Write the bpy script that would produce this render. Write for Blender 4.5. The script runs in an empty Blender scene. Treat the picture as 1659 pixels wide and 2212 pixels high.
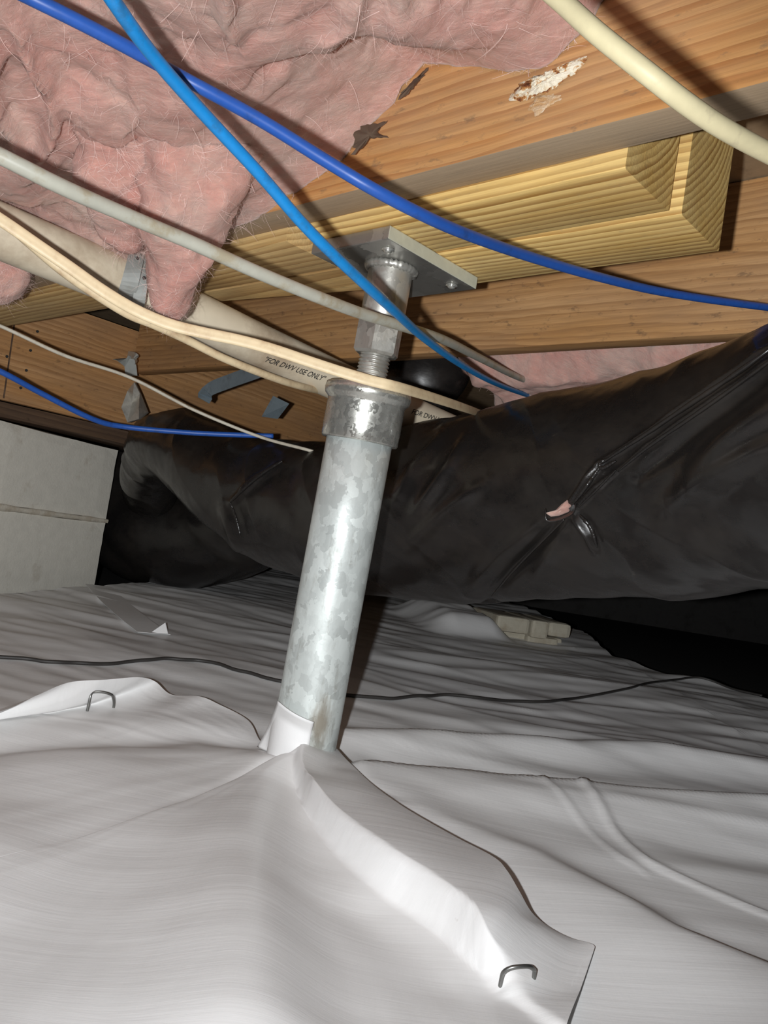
import bpy, bmesh, math, random
import numpy as np
from mathutils import Vector, Matrix

random.seed(7)
rng = np.random.default_rng(7)
SC = bpy.context.scene
COL = SC.collection

# ------------------------------------------------------------------ camera, light, exposure
W, H, F = 1659, 2212, 1750.0
CAMH = 0.27                                   # lens height above the crawl-space floor
_roll = math.radians(9.1)
_n = np.array([-math.sin(_roll), math.cos(_roll)])
_pitch = math.atan(float(np.dot(np.array([830 - W / 2, 1184 - H / 2]), _n)) / F)
FW = np.array([0, math.cos(_pitch), math.sin(_pitch)])
_r0 = np.array([1.0, 0, 0]); _u0 = np.cross(_r0, FW)
RT = math.cos(_roll) * _r0 + math.sin(_roll) * _u0
UP = -math.sin(_roll) * _r0 + math.cos(_roll) * _u0
EYE = np.array([0, 0, CAMH])

cd = bpy.data.cameras.new('camera'); cam = bpy.data.objects.new('camera', cd); COL.objects.link(cam)
cd.sensor_fit = 'VERTICAL'; cd.sensor_height = 36.0; cd.lens = 36.0 * F / H
cd.clip_start = 0.02; cd.clip_end = 60
cam.matrix_world = Matrix(((RT[0], UP[0], -FW[0], EYE[0]), (RT[1], UP[1], -FW[1], EYE[1]), (RT[2], UP[2], -FW[2], EYE[2]), (0, 0, 0, 1)))
SC.camera = cam

world = bpy.data.worlds.new('world'); SC.world = world; world.use_nodes = True
world.node_tree.nodes['Background'].inputs[0].default_value = (0.5, 0.5, 0.55, 1)
world.node_tree.nodes['Background'].inputs[1].default_value = 0.0

# the phone's own lamp, a few centimetres left of the lens: the only light in the crawl space
ld = bpy.data.lights.new('phone_lamp', 'SPOT'); lamp = bpy.data.objects.new('phone_lamp', ld); COL.objects.link(lamp)
lamp.location = Vector(EYE - 0.042 * RT)
lamp.rotation_euler = cam.matrix_world.to_euler()
ld.spot_size = math.radians(98); ld.spot_blend = 0.55; ld.show_cone = False
ld.energy = 118.0; ld.shadow_soft_size = 0.006; ld.color = (0.955, 0.98, 1.0)
ld.use_nodes = True
_lt = ld.node_tree; _em = _lt.nodes['Emission']; _fo = _lt.nodes.new('ShaderNodeLightFalloff')
_fo.inputs['Strength'].default_value = 1.0; _fo.inputs['Smooth'].default_value = 2.0
LAMP_FALLOFF = 'Quadratic'
_lt.links.new(_fo.outputs[LAMP_FALLOFF], _em.inputs['Strength'])

SC.view_settings.view_transform = 'Standard'; SC.view_settings.look = 'None'
SC.view_settings.gamma = 1.0; SC.view_settings.use_curve_mapping = False
SC.view_settings.exposure = 0.0

# ------------------------------------------------------------------ geometry helpers
AZ = math.radians(133.2)                      # direction in which the joists run
E1 = np.array([math.sin(AZ), math.cos(AZ), 0]); E2 = np.array([math.sin(AZ - math.pi / 2), math.cos(AZ - math.pi / 2), 0])
JROT = math.atan2(E1[1], E1[0])
ZV = np.array([0, 0, 1.0])
def ray(x, y): return ((x - W / 2) * RT - (y - H / 2) * UP) / F + FW
def at(x, y, d): return EYE + ray(x, y) * d
def onz(x, y, z): v = ray(x, y); return EYE + v * ((z - CAMH) / v[2])
def proj(p):
    q = np.asarray(p) - EYE; z = q @ FW
    return W / 2 + F * (q @ RT) / z, H / 2 - F * (q @ UP) / z
def stz(s, t, z): return s * E1 + t * E2 + (z + CAMH) * ZV      # joist coordinates, z from lens height

def tag(o, label=None, cat=None, group=None, kind=None):
    if label: o['label'] = label
    if cat: o['category'] = cat
    if group: o['group'] = group
    if kind: o['kind'] = kind
    return o
def mesh_obj(name, verts, faces, mat, parent=None, smooth=False):
    me = bpy.data.meshes.new(name)
    me.from_pydata([tuple(map(float, v)) for v in verts], [], [tuple(map(int, f)) for f in faces])
    me.update()
    if smooth: me.polygons.foreach_set('use_smooth', [True] * len(me.polygons))
    o = bpy.data.objects.new(name, me); COL.objects.link(o)
    if mat: me.materials.append(mat)
    if parent:
        o.parent = parent
        o.matrix_parent_inverse = parent.matrix_basis.inverted()
    return o
def bm_obj(name, bm, mat, parent=None, smooth=False, local=False):
    me = bpy.data.meshes.new(name); bm.to_mesh(me); bm.free()
    if smooth: me.polygons.foreach_set('use_smooth', [True] * len(me.polygons))
    o = bpy.data.objects.new(name, me); COL.objects.link(o)
    if mat: me.materials.append(mat)
    if parent:
        o.parent = parent
        if not local: o.matrix_parent_inverse = parent.matrix_basis.inverted()
    return o
def empty(name, loc, rz=0):
    o = bpy.data.objects.new(name, None); COL.objects.link(o); o.location = Vector(loc); o.rotation_euler = (0, 0, rz); o.empty_display_size = .05
    return o
def autosmooth(o, ang=40):
    me = o.data; bm = bmesh.new(); bm.from_mesh(me)
    for f in bm.faces: f.smooth = True
    for e in bm.edges:
        if len(e.link_faces) == 2 and e.calc_face_angle(0) > math.radians(ang): e.smooth = False
    bm.to_mesh(me); bm.free()

def catmull(P, n):
    P = np.asarray(P, float); Q = np.vstack([2 * P[0] - P[1], P, 2 * P[-1] - P[-2]])
    out = []; m = len(P) - 1
    seg = np.linalg.norm(np.diff(P[:, :3], axis=0), axis=1); cum = np.r_[0, np.cumsum(seg)]
    for d in np.linspace(0, cum[-1], n):
        i = min(np.searchsorted(cum, d, 'right') - 1, m - 1); u = (d - cum[i]) / max(seg[i], 1e-9)
        a, b, c, e = Q[i], Q[i + 1], Q[i + 2], Q[i + 3]
        out.append(.5 * ((2 * b) + (-a + c) * u + (2 * a - 5 * b + 4 * c - e) * u * u + (-a + 3 * b - 3 * c + e) * u ** 3))
    return np.array(out)
def frames(C):
    T = np.gradient(C, axis=0); T /= np.linalg.norm(T, axis=1)[:, None]
    N = np.zeros_like(C); n = np.cross(T[0], ZV); n = n / np.linalg.norm(n)
    for i in range(len(C)):
        n = n - T[i] * (n @ T[i]); n /= np.linalg.norm(n); N[i] = n
    return T, N, np.cross(T, N)
def grid_faces(nu, nv, wrap=False):
    f = []
    for i in range(nu - 1):
        for j in range(nv if wrap else nv - 1):
            k = (j + 1) % nv
            f.append((i * nv + j, i * nv + k, (i + 1) * nv + k, (i + 1) * nv + j))
    return f
def tube(name, C, r, mat, parent=None, seg=14, section=None, caps=True):
    T, N, B = frames(C); r = np.broadcast_to(np.asarray(r, float), (len(C),))
    a = np.linspace(0, 2 * math.pi, seg, endpoint=False)
    sx, sy = (np.cos(a), np.sin(a)) if section is None else section
    V = C[:, None, :] + r[:, None, None] * (sx[None, :, None] * N[:, None, :] + sy[None, :, None] * B[:, None, :])
    n = len(sx); F_ = grid_faces(len(C), n, True)
    if caps: F_ += [tuple(range(n))[::-1], tuple((len(C) - 1) * n + k for k in range(n))]
    return mesh_obj(name, V.reshape(-1, 3), F_, mat, parent, True)
def lathe(prof, seg=48):
    bm = bmesh.new(); rows = []
    for r, z in prof:
        rows.append([bm.verts.new((r * math.cos(2 * math.pi * k / seg), r * math.sin(2 * math.pi * k / seg), z)) for k in range(seg)])
    for a, b in zip(rows, rows[1:]):
        for k in range(seg): bm.faces.new((a[k], a[(k + 1) % seg], b[(k + 1) % seg], b[k]))
    return bm
def box_bm(sx, sy, sz, bev=0.0, cuts=0):
    bm = bmesh.new(); bmesh.ops.create_cube(bm, size=1.0)
    bmesh.ops.scale(bm, vec=(sx, sy, sz), verts=bm.verts)
    if bev: bmesh.ops.bevel(bm, geom=bm.edges[:], offset=bev, segments=2, affect='EDGES', profile=.6)
    return bm

# vectorised gradient noise
_perm = rng.permutation(512); _perm = np.r_[_perm, _perm, _perm]
_g3 = rng.normal(size=(512, 3)); _g3 /= np.linalg.norm(_g3, axis=1)[:, None]
def pn(x, y, z=0.0):
    x, y, z = np.broadcast_arrays(np.asarray(x, float), np.asarray(y, float), np.asarray(z, float))
    xi, yi, zi = np.floor(x).astype(int), np.floor(y).astype(int), np.floor(z).astype(int)
    xf, yf, zf = x - xi, y - yi, z - zi
    u, v, w = [t * t * t * (t * (t * 6 - 15) + 10) for t in (xf, yf, zf)]
    def g(dx, dy, dz):
        h = _perm[(_perm[(_perm[(xi + dx) & 511] + yi + dy) & 511] + zi + dz) & 511]; q = _g3[h]
        return q[..., 0] * (xf - dx) + q[..., 1] * (yf - dy) + q[..., 2] * (zf - dz)
    l = lambda a, b, t: a + (b - a) * t
    return 1.6 * l(l(l(g(0, 0, 0), g(1, 0, 0), u), l(g(0, 1, 0), g(1, 1, 0), u), v), l(l(g(0, 0, 1), g(1, 0, 1), u), l(g(0, 1, 1), g(1, 1, 1), u), v), w)
def fbm(x, y, z=0.0, o=4, k=.5):
    s = 0; a = 1
    for i in range(o):
        s = s + a * pn(np.asarray(x) * 2 ** i + 17.3 * i, np.asarray(y) * 2 ** i + 5.1 * i, np.asarray(z) * 2 ** i); a *= k
    return s
def sstep(a, b, x): t = np.clip((x - a) / (b - a), 0, 1); return t * t * (3 - 2 * t)
def pl_dist(X, Y, P):
    """distance to a polyline, signed side (+ left of travel) and position along it 0..1"""
    P = np.asarray(P, float)[:, :2]; best = np.full(np.shape(X), 1e9); side = np.zeros(np.shape(X)); pos = np.zeros(np.shape(X))
    seg = np.linalg.norm(np.diff(P, axis=0), axis=1); cum = np.r_[0, np.cumsum(seg)]
    for i in range(len(P) - 1):
        a, b = P[i], P[i + 1]; d = b - a; L = d @ d
        u = np.clip(((X - a[0]) * d[0] + (Y - a[1]) * d[1]) / L, 0, 1)
        dx, dy = X - a[0] - u * d[0], Y - a[1] - u * d[1]; q = np.hypot(dx, dy); m = q < best
        best = np.where(m, q, best); side = np.where(m, np.sign(d[0] * dy - d[1] * dx), side); pos = np.where(m, (cum[i] + u * seg[i]) / cum[-1], pos)
    return best, side, pos
def inside(X, Y, P):
    P = np.asarray(P, float); c = np.zeros(np.shape(X), bool); j = len(P) - 1
    for i in range(len(P)):
        xi, yi, xj, yj = P[i, 0], P[i, 1], P[j, 0], P[j, 1]
        with np.errstate(divide='ignore', invalid='ignore'):
            c ^= ((yi > Y) != (yj > Y)) & (X < (xj - xi) * (Y - yi) / (yj - yi + 1e-12) + xi)
        j = i
    return c

# ------------------------------------------------------------------ material helpers
def new_mat(name):
    m = bpy.data.materials.new(name); m.use_nodes = True
    return m, m.node_tree, m.node_tree.nodes['Principled BSDF']
def nd(nt, t, **kw):
    n = nt.nodes.new(t)
    for k, v in kw.items():
        if k.startswith('i_'):
            key = k[2:]; key = int(key) if key.isdigit() else key.replace('_', ' ')
            if hasattr(v, 'is_output') or isinstance(v, bpy.types.NodeSocket): nt.links.new(v, n.inputs[key])
            else: n.inputs[key].default_value = v
        else: setattr(n, k, v)
    return n
def mth(nt, op, a, b=None, c=None):
    n = nt.nodes.new('ShaderNodeMath'); n.operation = op
    for i, v in enumerate((a, b, c)):
        if v is None: continue
        if isinstance(v, bpy.types.NodeSocket): nt.links.new(v, n.inputs[i])
        else: n.inputs[i].default_value = v
    return n.outputs[0]
def ramp(nt, fac, stops, interp='LINEAR'):
    n = nt.nodes.new('ShaderNodeValToRGB'); nt.links.new(fac, n.inputs[0]); n.color_ramp.interpolation = interp
    e = n.color_ramp.elements
    while len(e) < len(stops): e.new(.5)
    for i, (p, c) in enumerate(stops):
        e[i].position = p; e[i].color = (c, c, c, 1) if isinstance(c, (int, float)) else (*c, 1)
    return n.outputs[0]
def mix(nt, fac, a, b, mode='MIX'):
    n = nt.nodes.new('ShaderNodeMix'); n.data_type = 'RGBA'; n.blend_type = mode
    for i, v in ((0, fac), (6, a), (7, b)):
        if isinstance(v, bpy.types.NodeSocket): nt.links.new(v, n.inputs[i])
        elif isinstance(v, (int, float)): n.inputs[i].default_value = v
        else: n.inputs[i].default_value = (*v, 1)
    return n.outputs[2]
def noise(nt, vec, scale, detail=4, rough=.55, dist=0.0, out=0):
    n = nd(nt, 'ShaderNodeTexNoise', i_Scale=scale, i_Detail=detail, i_Roughness=rough, i_Distortion=dist)
    if vec is not None: nt.links.new(vec, n.inputs['Vector'])
    return n.outputs[out]
def mapping(nt, vec, scale=(1, 1, 1), loc=(0, 0, 0), rot=(0, 0, 0)):
    n = nd(nt, 'ShaderNodeMapping'); nt.links.new(vec, n.inputs[0])
    n.inputs['Scale'].default_value = scale; n.inputs['Location'].default_value = loc; n.inputs['Rotation'].default_value = rot
    return n.outputs[0]
def bump(nt, bs, h, strength, dist=.002):
    n = nd(nt, 'ShaderNodeBump', i_Strength=strength, i_Distance=dist); nt.links.new(h, n.inputs['Height'])
    nt.links.new(n.outputs[0], bs.inputs['Normal']); return n
def objco(nt): return nt.nodes.new('ShaderNodeTexCoord').outputs['Object']

def wood(name, light, dark, ringw, yc, zc, dist=.004, late=.62, taper=.0, dirt=(.25, .16, .09), dirt_amt=.3, rough=.75, knots=(), under=None, rmin=.25):
    """solid wood: growth rings round an axis along the board's length, seen on side and end grain alike"""
    m, nt, bs = new_mat(name); co = objco(nt)
    sep = nd(nt, 'ShaderNodeSeparateXYZ'); nt.links.new(co, sep.inputs[0]); x, y, z = sep.outputs
    n1 = noise(nt, mapping(nt, co, (1.6, 9, 9)), 1.0, 3, .5); n2 = noise(nt, mapping(nt, co, (9, 60, 60)), 1.0, 3, .6)
    r = mth(nt, 'SQRT', mth(nt, 'ADD', mth(nt, 'POWER', mth(nt, 'ABSOLUTE', mth(nt, 'SUBTRACT', y, yc)), 2.0), mth(nt, 'POWER', mth(nt, 'ABSOLUTE', mth(nt, 'SUBTRACT', z, zc)), 2.0)))
    r = mth(nt, 'ADD', r, mth(nt, 'MULTIPLY', mth(nt, 'SUBTRACT', n1, .5), dist * 8)); r = mth(nt, 'ADD', r, mth(nt, 'MULTIPLY', mth(nt, 'SUBTRACT', n2, .5), dist * .9))
    r = mth(nt, 'ADD', r, mth(nt, 'MULTIPLY', x, taper))
    kfac = None
    for kx, kz, kr in knots:
        dk = mth(nt, 'SQRT', mth(nt, 'ADD', mth(nt, 'POWER', mth(nt, 'ABSOLUTE', mth(nt, 'MULTIPLY', mth(nt, 'SUBTRACT', x, kx), .8)), 2.0), mth(nt, 'POWER', mth(nt, 'ABSOLUTE', mth(nt, 'SUBTRACT', z, kz)), 2.0)))
        q = mth(nt, 'POWER', 2.718, mth(nt, 'MULTIPLY', mth(nt, 'DIVIDE', dk, kr), -1.2))
        r = mth(nt, 'ADD', r, mth(nt, 'MULTIPLY', q, kr * 1.1))
        kk = ramp(nt, mth(nt, 'DIVIDE', dk, kr), [(.55, 1.0), (.8, .0)]); kfac = kk
    f = mth(nt, 'FRACT', mth(nt, 'DIVIDE', r, ringw))
    ring = ramp(nt, f, [(.0, 0.0), (late * .6, .12), (late, .55), (.9, 1.0), (.965, .9), (1.0, 0.0)])
    rv = nd(nt, 'ShaderNodeCombineXYZ'); nt.links.new(mth(nt, 'MULTIPLY', r, .55 / ringw), rv.inputs[0]); nt.links.new(mth(nt, 'MULTIPLY', x, 1.2), rv.inputs[1])
    ring = mth(nt, 'MULTIPLY', ring, ramp(nt, noise(nt, rv.outputs[0], 1.0, 2, .5), [(.32, rmin), (.6, 1.0)]))
    tone = noise(nt, mapping(nt, co, (2.2, 14, 14), (3, 1, 5)), 1.0, 3, .5)
    col = mix(nt, ring, mix(nt, ramp(nt, tone, [(.35, 0.0), (.65, 1.0)]), light, tuple(c * k for c, k in zip(light, (.84, .76, .62)))), dark)
    fib = noise(nt, mapping(nt, co, (14, 420, 420)), 1.0, 2, .6)
    col = mix(nt, .35, col, ramp(nt, fib, [(.3, .55), (.7, 1.25)]), 'MULTIPLY')
    big = noise(nt, mapping(nt, co, (3, 10, 10)), 1.0, 5, .65)
    col = mix(nt, mth(nt, 'MULTIPLY', ramp(nt, big, [(.42, 0.0), (.75, 1.0)]), dirt_amt), col, dirt)
    spk = noise(nt, mapping(nt, co, (40, 90, 90)), 1.0, 4, .7)
    col = mix(nt, mth(nt, 'MULTIPLY', ramp(nt, spk, [(.60, 0.0), (.70, 1.0)]), dirt_amt * .9), col, tuple(c * .45 for c in dirt))
    if kfac is not None: col = mix(nt, mth(nt, 'MULTIPLY', kfac, .65), col, tuple(c * .6 for c in dark))
    if under:
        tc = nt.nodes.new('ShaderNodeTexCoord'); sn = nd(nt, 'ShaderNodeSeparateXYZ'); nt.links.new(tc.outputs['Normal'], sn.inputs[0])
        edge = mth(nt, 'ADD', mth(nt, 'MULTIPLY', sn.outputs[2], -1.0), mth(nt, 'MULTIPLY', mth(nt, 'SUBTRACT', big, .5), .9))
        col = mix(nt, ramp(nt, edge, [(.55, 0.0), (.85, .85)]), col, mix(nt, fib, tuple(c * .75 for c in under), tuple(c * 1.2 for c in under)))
    nt.links.new(col, bs.inputs['Base Color']); bs.inputs['Roughness'].default_value = rough; bs.inputs['Specular IOR Level'].default_value = .25
    bump(nt, bs, mth(nt, 'ADD', mth(nt, 'MULTIPLY', ring, .5), fib), .35, .0008)
    return m
def plain(name, col, rough=.5, metal=0.0, dirt=None, dirt_scale=40, dirt_lo=.5, dirt_hi=.7, dirt_amt=.6, bmp=0, bscale=200, spec=.5):
    m, nt, bs = new_mat(name); co = objco(nt)
    bs.inputs['Roughness'].default_value = rough; bs.inputs['Metallic'].default_value = metal; bs.inputs['Specular IOR Level'].default_value = spec
    c = mix(nt, .25, col, ramp(nt, noise(nt, co, dirt_scale * 3, 3), [(.3, .75), (.7, 1.15)]), 'MULTIPLY')
    if dirt: c = mix(nt, mth(nt, 'MULTIPLY', ramp(nt, noise(nt, co, dirt_scale, 6, .65), [(dirt_lo, 0.0), (dirt_hi, 1.0)]), dirt_amt), c, dirt)
    nt.links.new(c, bs.inputs['Base Color'])
    if bmp: bump(nt, bs, noise(nt, co, bscale, 5, .65), bmp, .002)
    return m

# ------------------------------------------------------------------ materials
M = {}
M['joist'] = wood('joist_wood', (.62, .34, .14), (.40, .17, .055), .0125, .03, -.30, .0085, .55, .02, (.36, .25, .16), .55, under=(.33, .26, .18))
M['joist_far'] = wood('joist_far_wood', (.54, .31, .14), (.34, .17, .065), .011, .07, -.20, .007, .55, .01, (.25, .15, .09), .6, knots=((.02, -.028, .03),))
M['girder'] = wood('girder_wood', (.52, .29, .13), (.36, .18, .07), .014, .04, -.5, .008, .5, .02, (.22, .13, .075), .55)
TL, TD = (.88, .63, .25), (.33, .155, .03)
M['tim_a'] = wood('treated_pine_a', TL, TD, .0068, -.09, .06, .0022, .55, .004, (.60, .50, .30), .25, rmin=.5)
M['tim_b'] = wood('treated_pine_b', TL, TD, .0064, -.12, .075, .0024, .55, -.005, (.60, .50, .30), .25, rmin=.5)
M['tim_c'] = wood('treated_pine_c', (.74, .52, .24), (.36, .19, .06), .0070, -.10, .10, .0024, .55, .006, (.50, .36, .2), .35, rmin=.5)
M['sill'] = wood('sill_wood', (.14, .09, .06), (.07, .04, .025), .01, .05, -.2, .004, .5, .01, (.05, .03, .02), .6)
M['subfloor'] = plain('subfloor_board', (.30, .20, .11), .9, dirt=(.12, .07, .04), dirt_scale=30)
M['wall'] = plain('foundation_block', (.10, .095, .09), .95, dirt=(.04, .035, .03), dirt_scale=8, bmp=.5, bscale=60)
M['soil'] = plain('dark_soil', (.018, .014, .011), .95, dirt=(.03, .024, .018), dirt_scale=25, bmp=1, bscale=40)
M['block'] = plain('painted_block', (.68, .645, .565), .9, dirt=(.34, .27, .19), dirt_scale=11, dirt_lo=.58, dirt_hi=.75, dirt_amt=.5, bmp=.45, bscale=130, spec=.2)
M['mortar'] = plain('mortar', (.60, .55, .46), .95, dirt=(.35, .26, .16), dirt_scale=18, dirt_lo=.45, dirt_amt=.7, bmp=.6, bscale=120, spec=.2)
M['stone'] = plain('pale_brick', (.48, .44, .35), .9, dirt=(.3, .23, .15), dirt_scale=20, bmp=.4, bscale=90)
M['pvc'] = plain('cream_pvc', (.70, .61, .46), .42, dirt=(.30, .20, .12), dirt_scale=9, dirt_lo=.50, dirt_hi=.72, dirt_amt=.75)
M['ink'] = plain('black_ink', (.02, .02, .02), .6)
M['strap'] = plain('grey_strap', (.34, .35, .33), .5, .2, dirt=(.25, .24, .2), dirt_scale=30)
M['bluestrap'] = plain('galvanised_strap', (.22, .27, .30), .45, .4, dirt=(.14, .15, .16), dirt_scale=40)
M['foil'] = plain('crumpled_foil', (.60, .58, .53), .32, .6, dirt=(.3, .28, .25), dirt_scale=50)
M['cable_light'] = plain('sky_blue_jacket', (.012, .26, .66), .42, dirt=(.03, .11, .22), dirt_scale=60, dirt_lo=.55)
M['cable_dark'] = plain('deep_blue_jacket', (.022, .10, .42), .42, dirt=(.02, .05, .15), dirt_scale=60, dirt_lo=.55)
M['cable_cream'] = plain('cream_jacket', (.84, .74, .46), .5, dirt=(.5, .42, .28), dirt_scale=45, dirt_lo=.55)
M['cable_grey'] = plain('dusty_white_jacket', (.50, .49, .41), .42, dirt=(.36, .28, .16), dirt_scale=38, dirt_lo=.52, dirt_hi=.66)
M['cable_flat'] = plain('flat_cream_jacket', (.82, .66, .42), .48, dirt=(.50, .32, .18), dirt_scale=40, dirt_lo=.5)
M['cable_white'] = plain('thin_white_jacket', (.6, .55, .45), .5, dirt=(.3, .24, .18), dirt_scale=50)
M['floorwire'] = plain('dark_rubber', (.03, .027, .025), .55)
M['print'] = plain('white_print', (.55, .65, .85), .6)
M['staple'] = plain('steel_wire', (.22, .22, .21), .38, .9)
M['rust'] = plain('rusty_resin', (.30, .10, .03), .5, dirt=(.07, .02, .01), dirt_scale=90, dirt_lo=.45, bmp=.8, bscale=250)
M['resin'] = plain('white_resin', (.85, .78, .62), .6, dirt=(.65, .42, .15), dirt_scale=90, dirt_lo=.5, bmp=.8, bscale=300)
M['scrap'] = plain('dark_split_brown', (.11, .07, .045), .9, dirt=(.08, .05, .035), dirt_scale=60)

def liner_mat(name='white_liner', k=1.0):
    m, nt, bs = new_mat(name); co = objco(nt)
    c = mix(nt, ramp(nt, noise(nt, co, 3.0, 5, .6), [(.35, 0.0), (.7, 1.0)]), (.84 * k, .835 * k, .83 * k), (.78 * k, .77 * k, .76 * k))
    dirt = ramp(nt, noise(nt, co, 38, 6, .7), [(.70, 0.0), (.78, 1.0)])
    c = mix(nt, mth(nt, 'MULTIPLY', dirt, .25), c, (.34, .27, .20))
    nt.links.new(c, bs.inputs['Base Color']); bs.inputs['Roughness'].default_value = .42; bs.inputs['Specular IOR Level'].default_value = .35
    w = noise(nt, mapping(nt, co, (4, 85, 20), rot=(0, 0, -.5)), 1.0, 5, .65)
    w2 = noise(nt, mapping(nt, co, (240, 30, 60), rot=(0, 0, .55)), 1.0, 2, .5)
    bump(nt, bs, mth(nt, 'ADD', w, mth(nt, 'MULTIPLY', w2, .15)), .20, .002)
    return m
M['liner'] = liner_mat()

def black_mat():
    m, nt, bs = new_mat('black_plastic'); co = objco(nt)
    d = ramp(nt, noise(nt, mapping(nt, co, (4, 4, 6)), 1.6, 8, .72), [(.45, 0.0), (.78, 1.0)])
    sp = ramp(nt, noise(nt, mapping(nt, co, (30, 30, 70)), 1.0, 6, .75), [(.66, 0.0), (.74, 1.0)])
    c = mix(nt, d, (.013, .0115, .011), (.027, .022, .018)); c = mix(nt, mth(nt, 'MULTIPLY', sp, .22), c, (.16, .13, .10))
    nt.links.new(c, bs.inputs['Base Color'])
    nt.links.new(mth(nt, 'ADD', .25, mth(nt, 'MULTIPLY', d, .3)), bs.inputs['Roughness'])
    bs.inputs['Specular IOR Level'].default_value = .55
    w = noise(nt, mapping(nt, co, (9, 9, 22), rot=(.5, .3, .2)), 1.0, 5, .6)
    bump(nt, bs, w, .22, .004)
    return m
M['black'] = black_mat()

def galv(name, base, rough, metal, cell=26, con=.26, stain=None, grime=.5):
    m, nt, bs = new_mat(name); co = objco(nt)
    wob = nd(nt, 'ShaderNodeVectorMath', operation='ADD'); nt.links.new(co, wob.inputs[0])
    sc = nd(nt, 'ShaderNodeVectorMath', operation='SCALE'); nt.links.new(noise(nt, co, 60, 3, .6, out=1), sc.inputs[0]); sc.inputs['Scale'].default_value = .03
    nt.links.new(sc.outputs[0], wob.inputs[1])
    v = nd(nt, 'ShaderNodeTexVoronoi', i_Scale=cell); nt.links.new(mapping(nt, wob.outputs[0], (1.2, 1.2, .8)), v.inputs['Vector'])
    sepc = nd(nt, 'ShaderNodeSeparateColor'); nt.links.new(v.outputs['Color'], sepc.inputs[0])
    g = ramp(nt, sepc.outputs[0], [(0.0, tuple(c * (1 - con) for c in base)), (.5, base), (1.0, tuple(min(1, c * (1 + con * .8)) for c in base))])
    drt = ramp(nt, noise(nt, mapping(nt, co, (60, 60, 14)), 1.0, 6, .7), [(.56, 0.0), (.72, 1.0)])
    g = mix(nt, mth(nt, 'MULTIPLY', drt, grime), g, (.22, .20, .16))
    g = mix(nt, .5, g, ramp(nt, noise(nt, mapping(nt, co, (30, 30, 9)), 1.0, 5, .65), [(.3, .78), (.7, 1.2)]), 'MULTIPLY')
    if stain:
        d = nd(nt, 'ShaderNodeVectorMath', operation='DISTANCE'); nt.links.new(mapping(nt, co, (1, 1, .38)), d.inputs[0]); d.inputs[1].default_value = (stain[0], stain[1], stain[2] * .38)
        e = mth(nt, 'ADD', d.outputs['Value'], mth(nt, 'MULTIPLY', noise(nt, mapping(nt, co, (160, 160, 40)), 1.0, 4, .6), .018))
        g = mix(nt, ramp(nt, e, [(.014, .75), (.024, 0.0)]), g, (.20, .15, .09))
    nt.links.new(g, bs.inputs['Base Color']); bs.inputs['Metallic'].default_value = metal
    nt.links.new(mth(nt, 'ADD', rough - .1, mth(nt, 'MULTIPLY', sepc.outputs[1], .22)), bs.inputs['Roughness'])
    bump(nt, bs, noise(nt, co, 240, 4), .12, .001)
    return m
M['zinc'] = galv('zinc_plated', (.66, .66, .61), .24, .80, 160, .14, None, .25)
M['steel'] = galv('bare_steel', (.50, .49, .45), .38, .7, 60)
M['plate'] = galv('plate_steel', (.42, .41, .38), .34, .75, 18)
M['plate_lit_edge'] = plain('lit_edge_steel', (.55, .56, .46), .5, .25)

def pink_mat():
    m, nt, bs = new_mat('pink_fibreglass'); co = objco(nt)
    a = noise(nt, co, 9, 6, .7); b = noise(nt, mapping(nt, co, (30, 90, 60), rot=(.4, .3, .7)), 1.0, 6, .75)
    c = mix(nt, ramp(nt, a, [(.34, 0.0), (.68, 1.0)]), (.68, .335, .275), (.70, .49, .41))
    c = mix(nt, mth(nt, 'MULTIPLY', ramp(nt, noise(nt, co, 4.5, 5, .6), [(.52, 0.0), (.75, 1.0)]), .55), c, (.42, .31, .26))
    c = mix(nt, .5, c, ramp(nt, b, [(.3, .72), (.7, 1.15)]), 'MULTIPLY')
    nt.links.new(c, bs.inputs['Base Color']); bs.inputs['Roughness'].default_value = .95; bs.inputs['Specular IOR Level'].default_value = .1
    bs.inputs['Sheen Weight'].default_value = .25; bs.inputs['Sheen Roughness'].default_value = .5
    bs.inputs['Subsurface Weight'].default_value = .55; bs.inputs['Subsurface Radius'].default_value = (1.0, .55, .45); bs.inputs['Subsurface Scale'].default_value = .012
    f1 = noise(nt, mapping(nt, co, (50, 220, 130), rot=(.4, .3, .7)), 1.0, 6, .75, 1.5)
    bump(nt, bs, f1, .8, .004)
    return m
M['pink'] = pink_mat()

# ------------------------------------------------------------------ structure: soil, foundation walls, subfloor
def slab(name, x0, x1, y0, y1, z0, z1, mat, kind='structure'):
    bm = box_bm(x1 - x0, y1 - y0, z1 - z0); bmesh.ops.translate(bm, vec=((x0 + x1) / 2, (y0 + y1) / 2, (z0 + z1) / 2), verts=bm.verts)
    o = bm_obj(name, bm, mat); o['kind'] = kind; return o
ZS = CAMH + .60
slab('floor', -5, 6, -2.5, 7.5, -.25, -.05, M['soil'])
slab('ceiling', -5, 6, -2.5, 7.5, ZS, ZS + .02, M['subfloor'])
slab('wall_back', -5, 6, 7.5, 7.7, -.25, ZS, M['wall'])
slab('wall_left', -5.2, -5, -2.5, 7.5, -.25, ZS, M['wall'])
slab('wall_right', 6, 6.2, -2.5, 7.5, -.25, ZS, M['wall'])
slab('wall_front', -5, 6, -2.7, -2.5, -.25, ZS, M['wall'])

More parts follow.
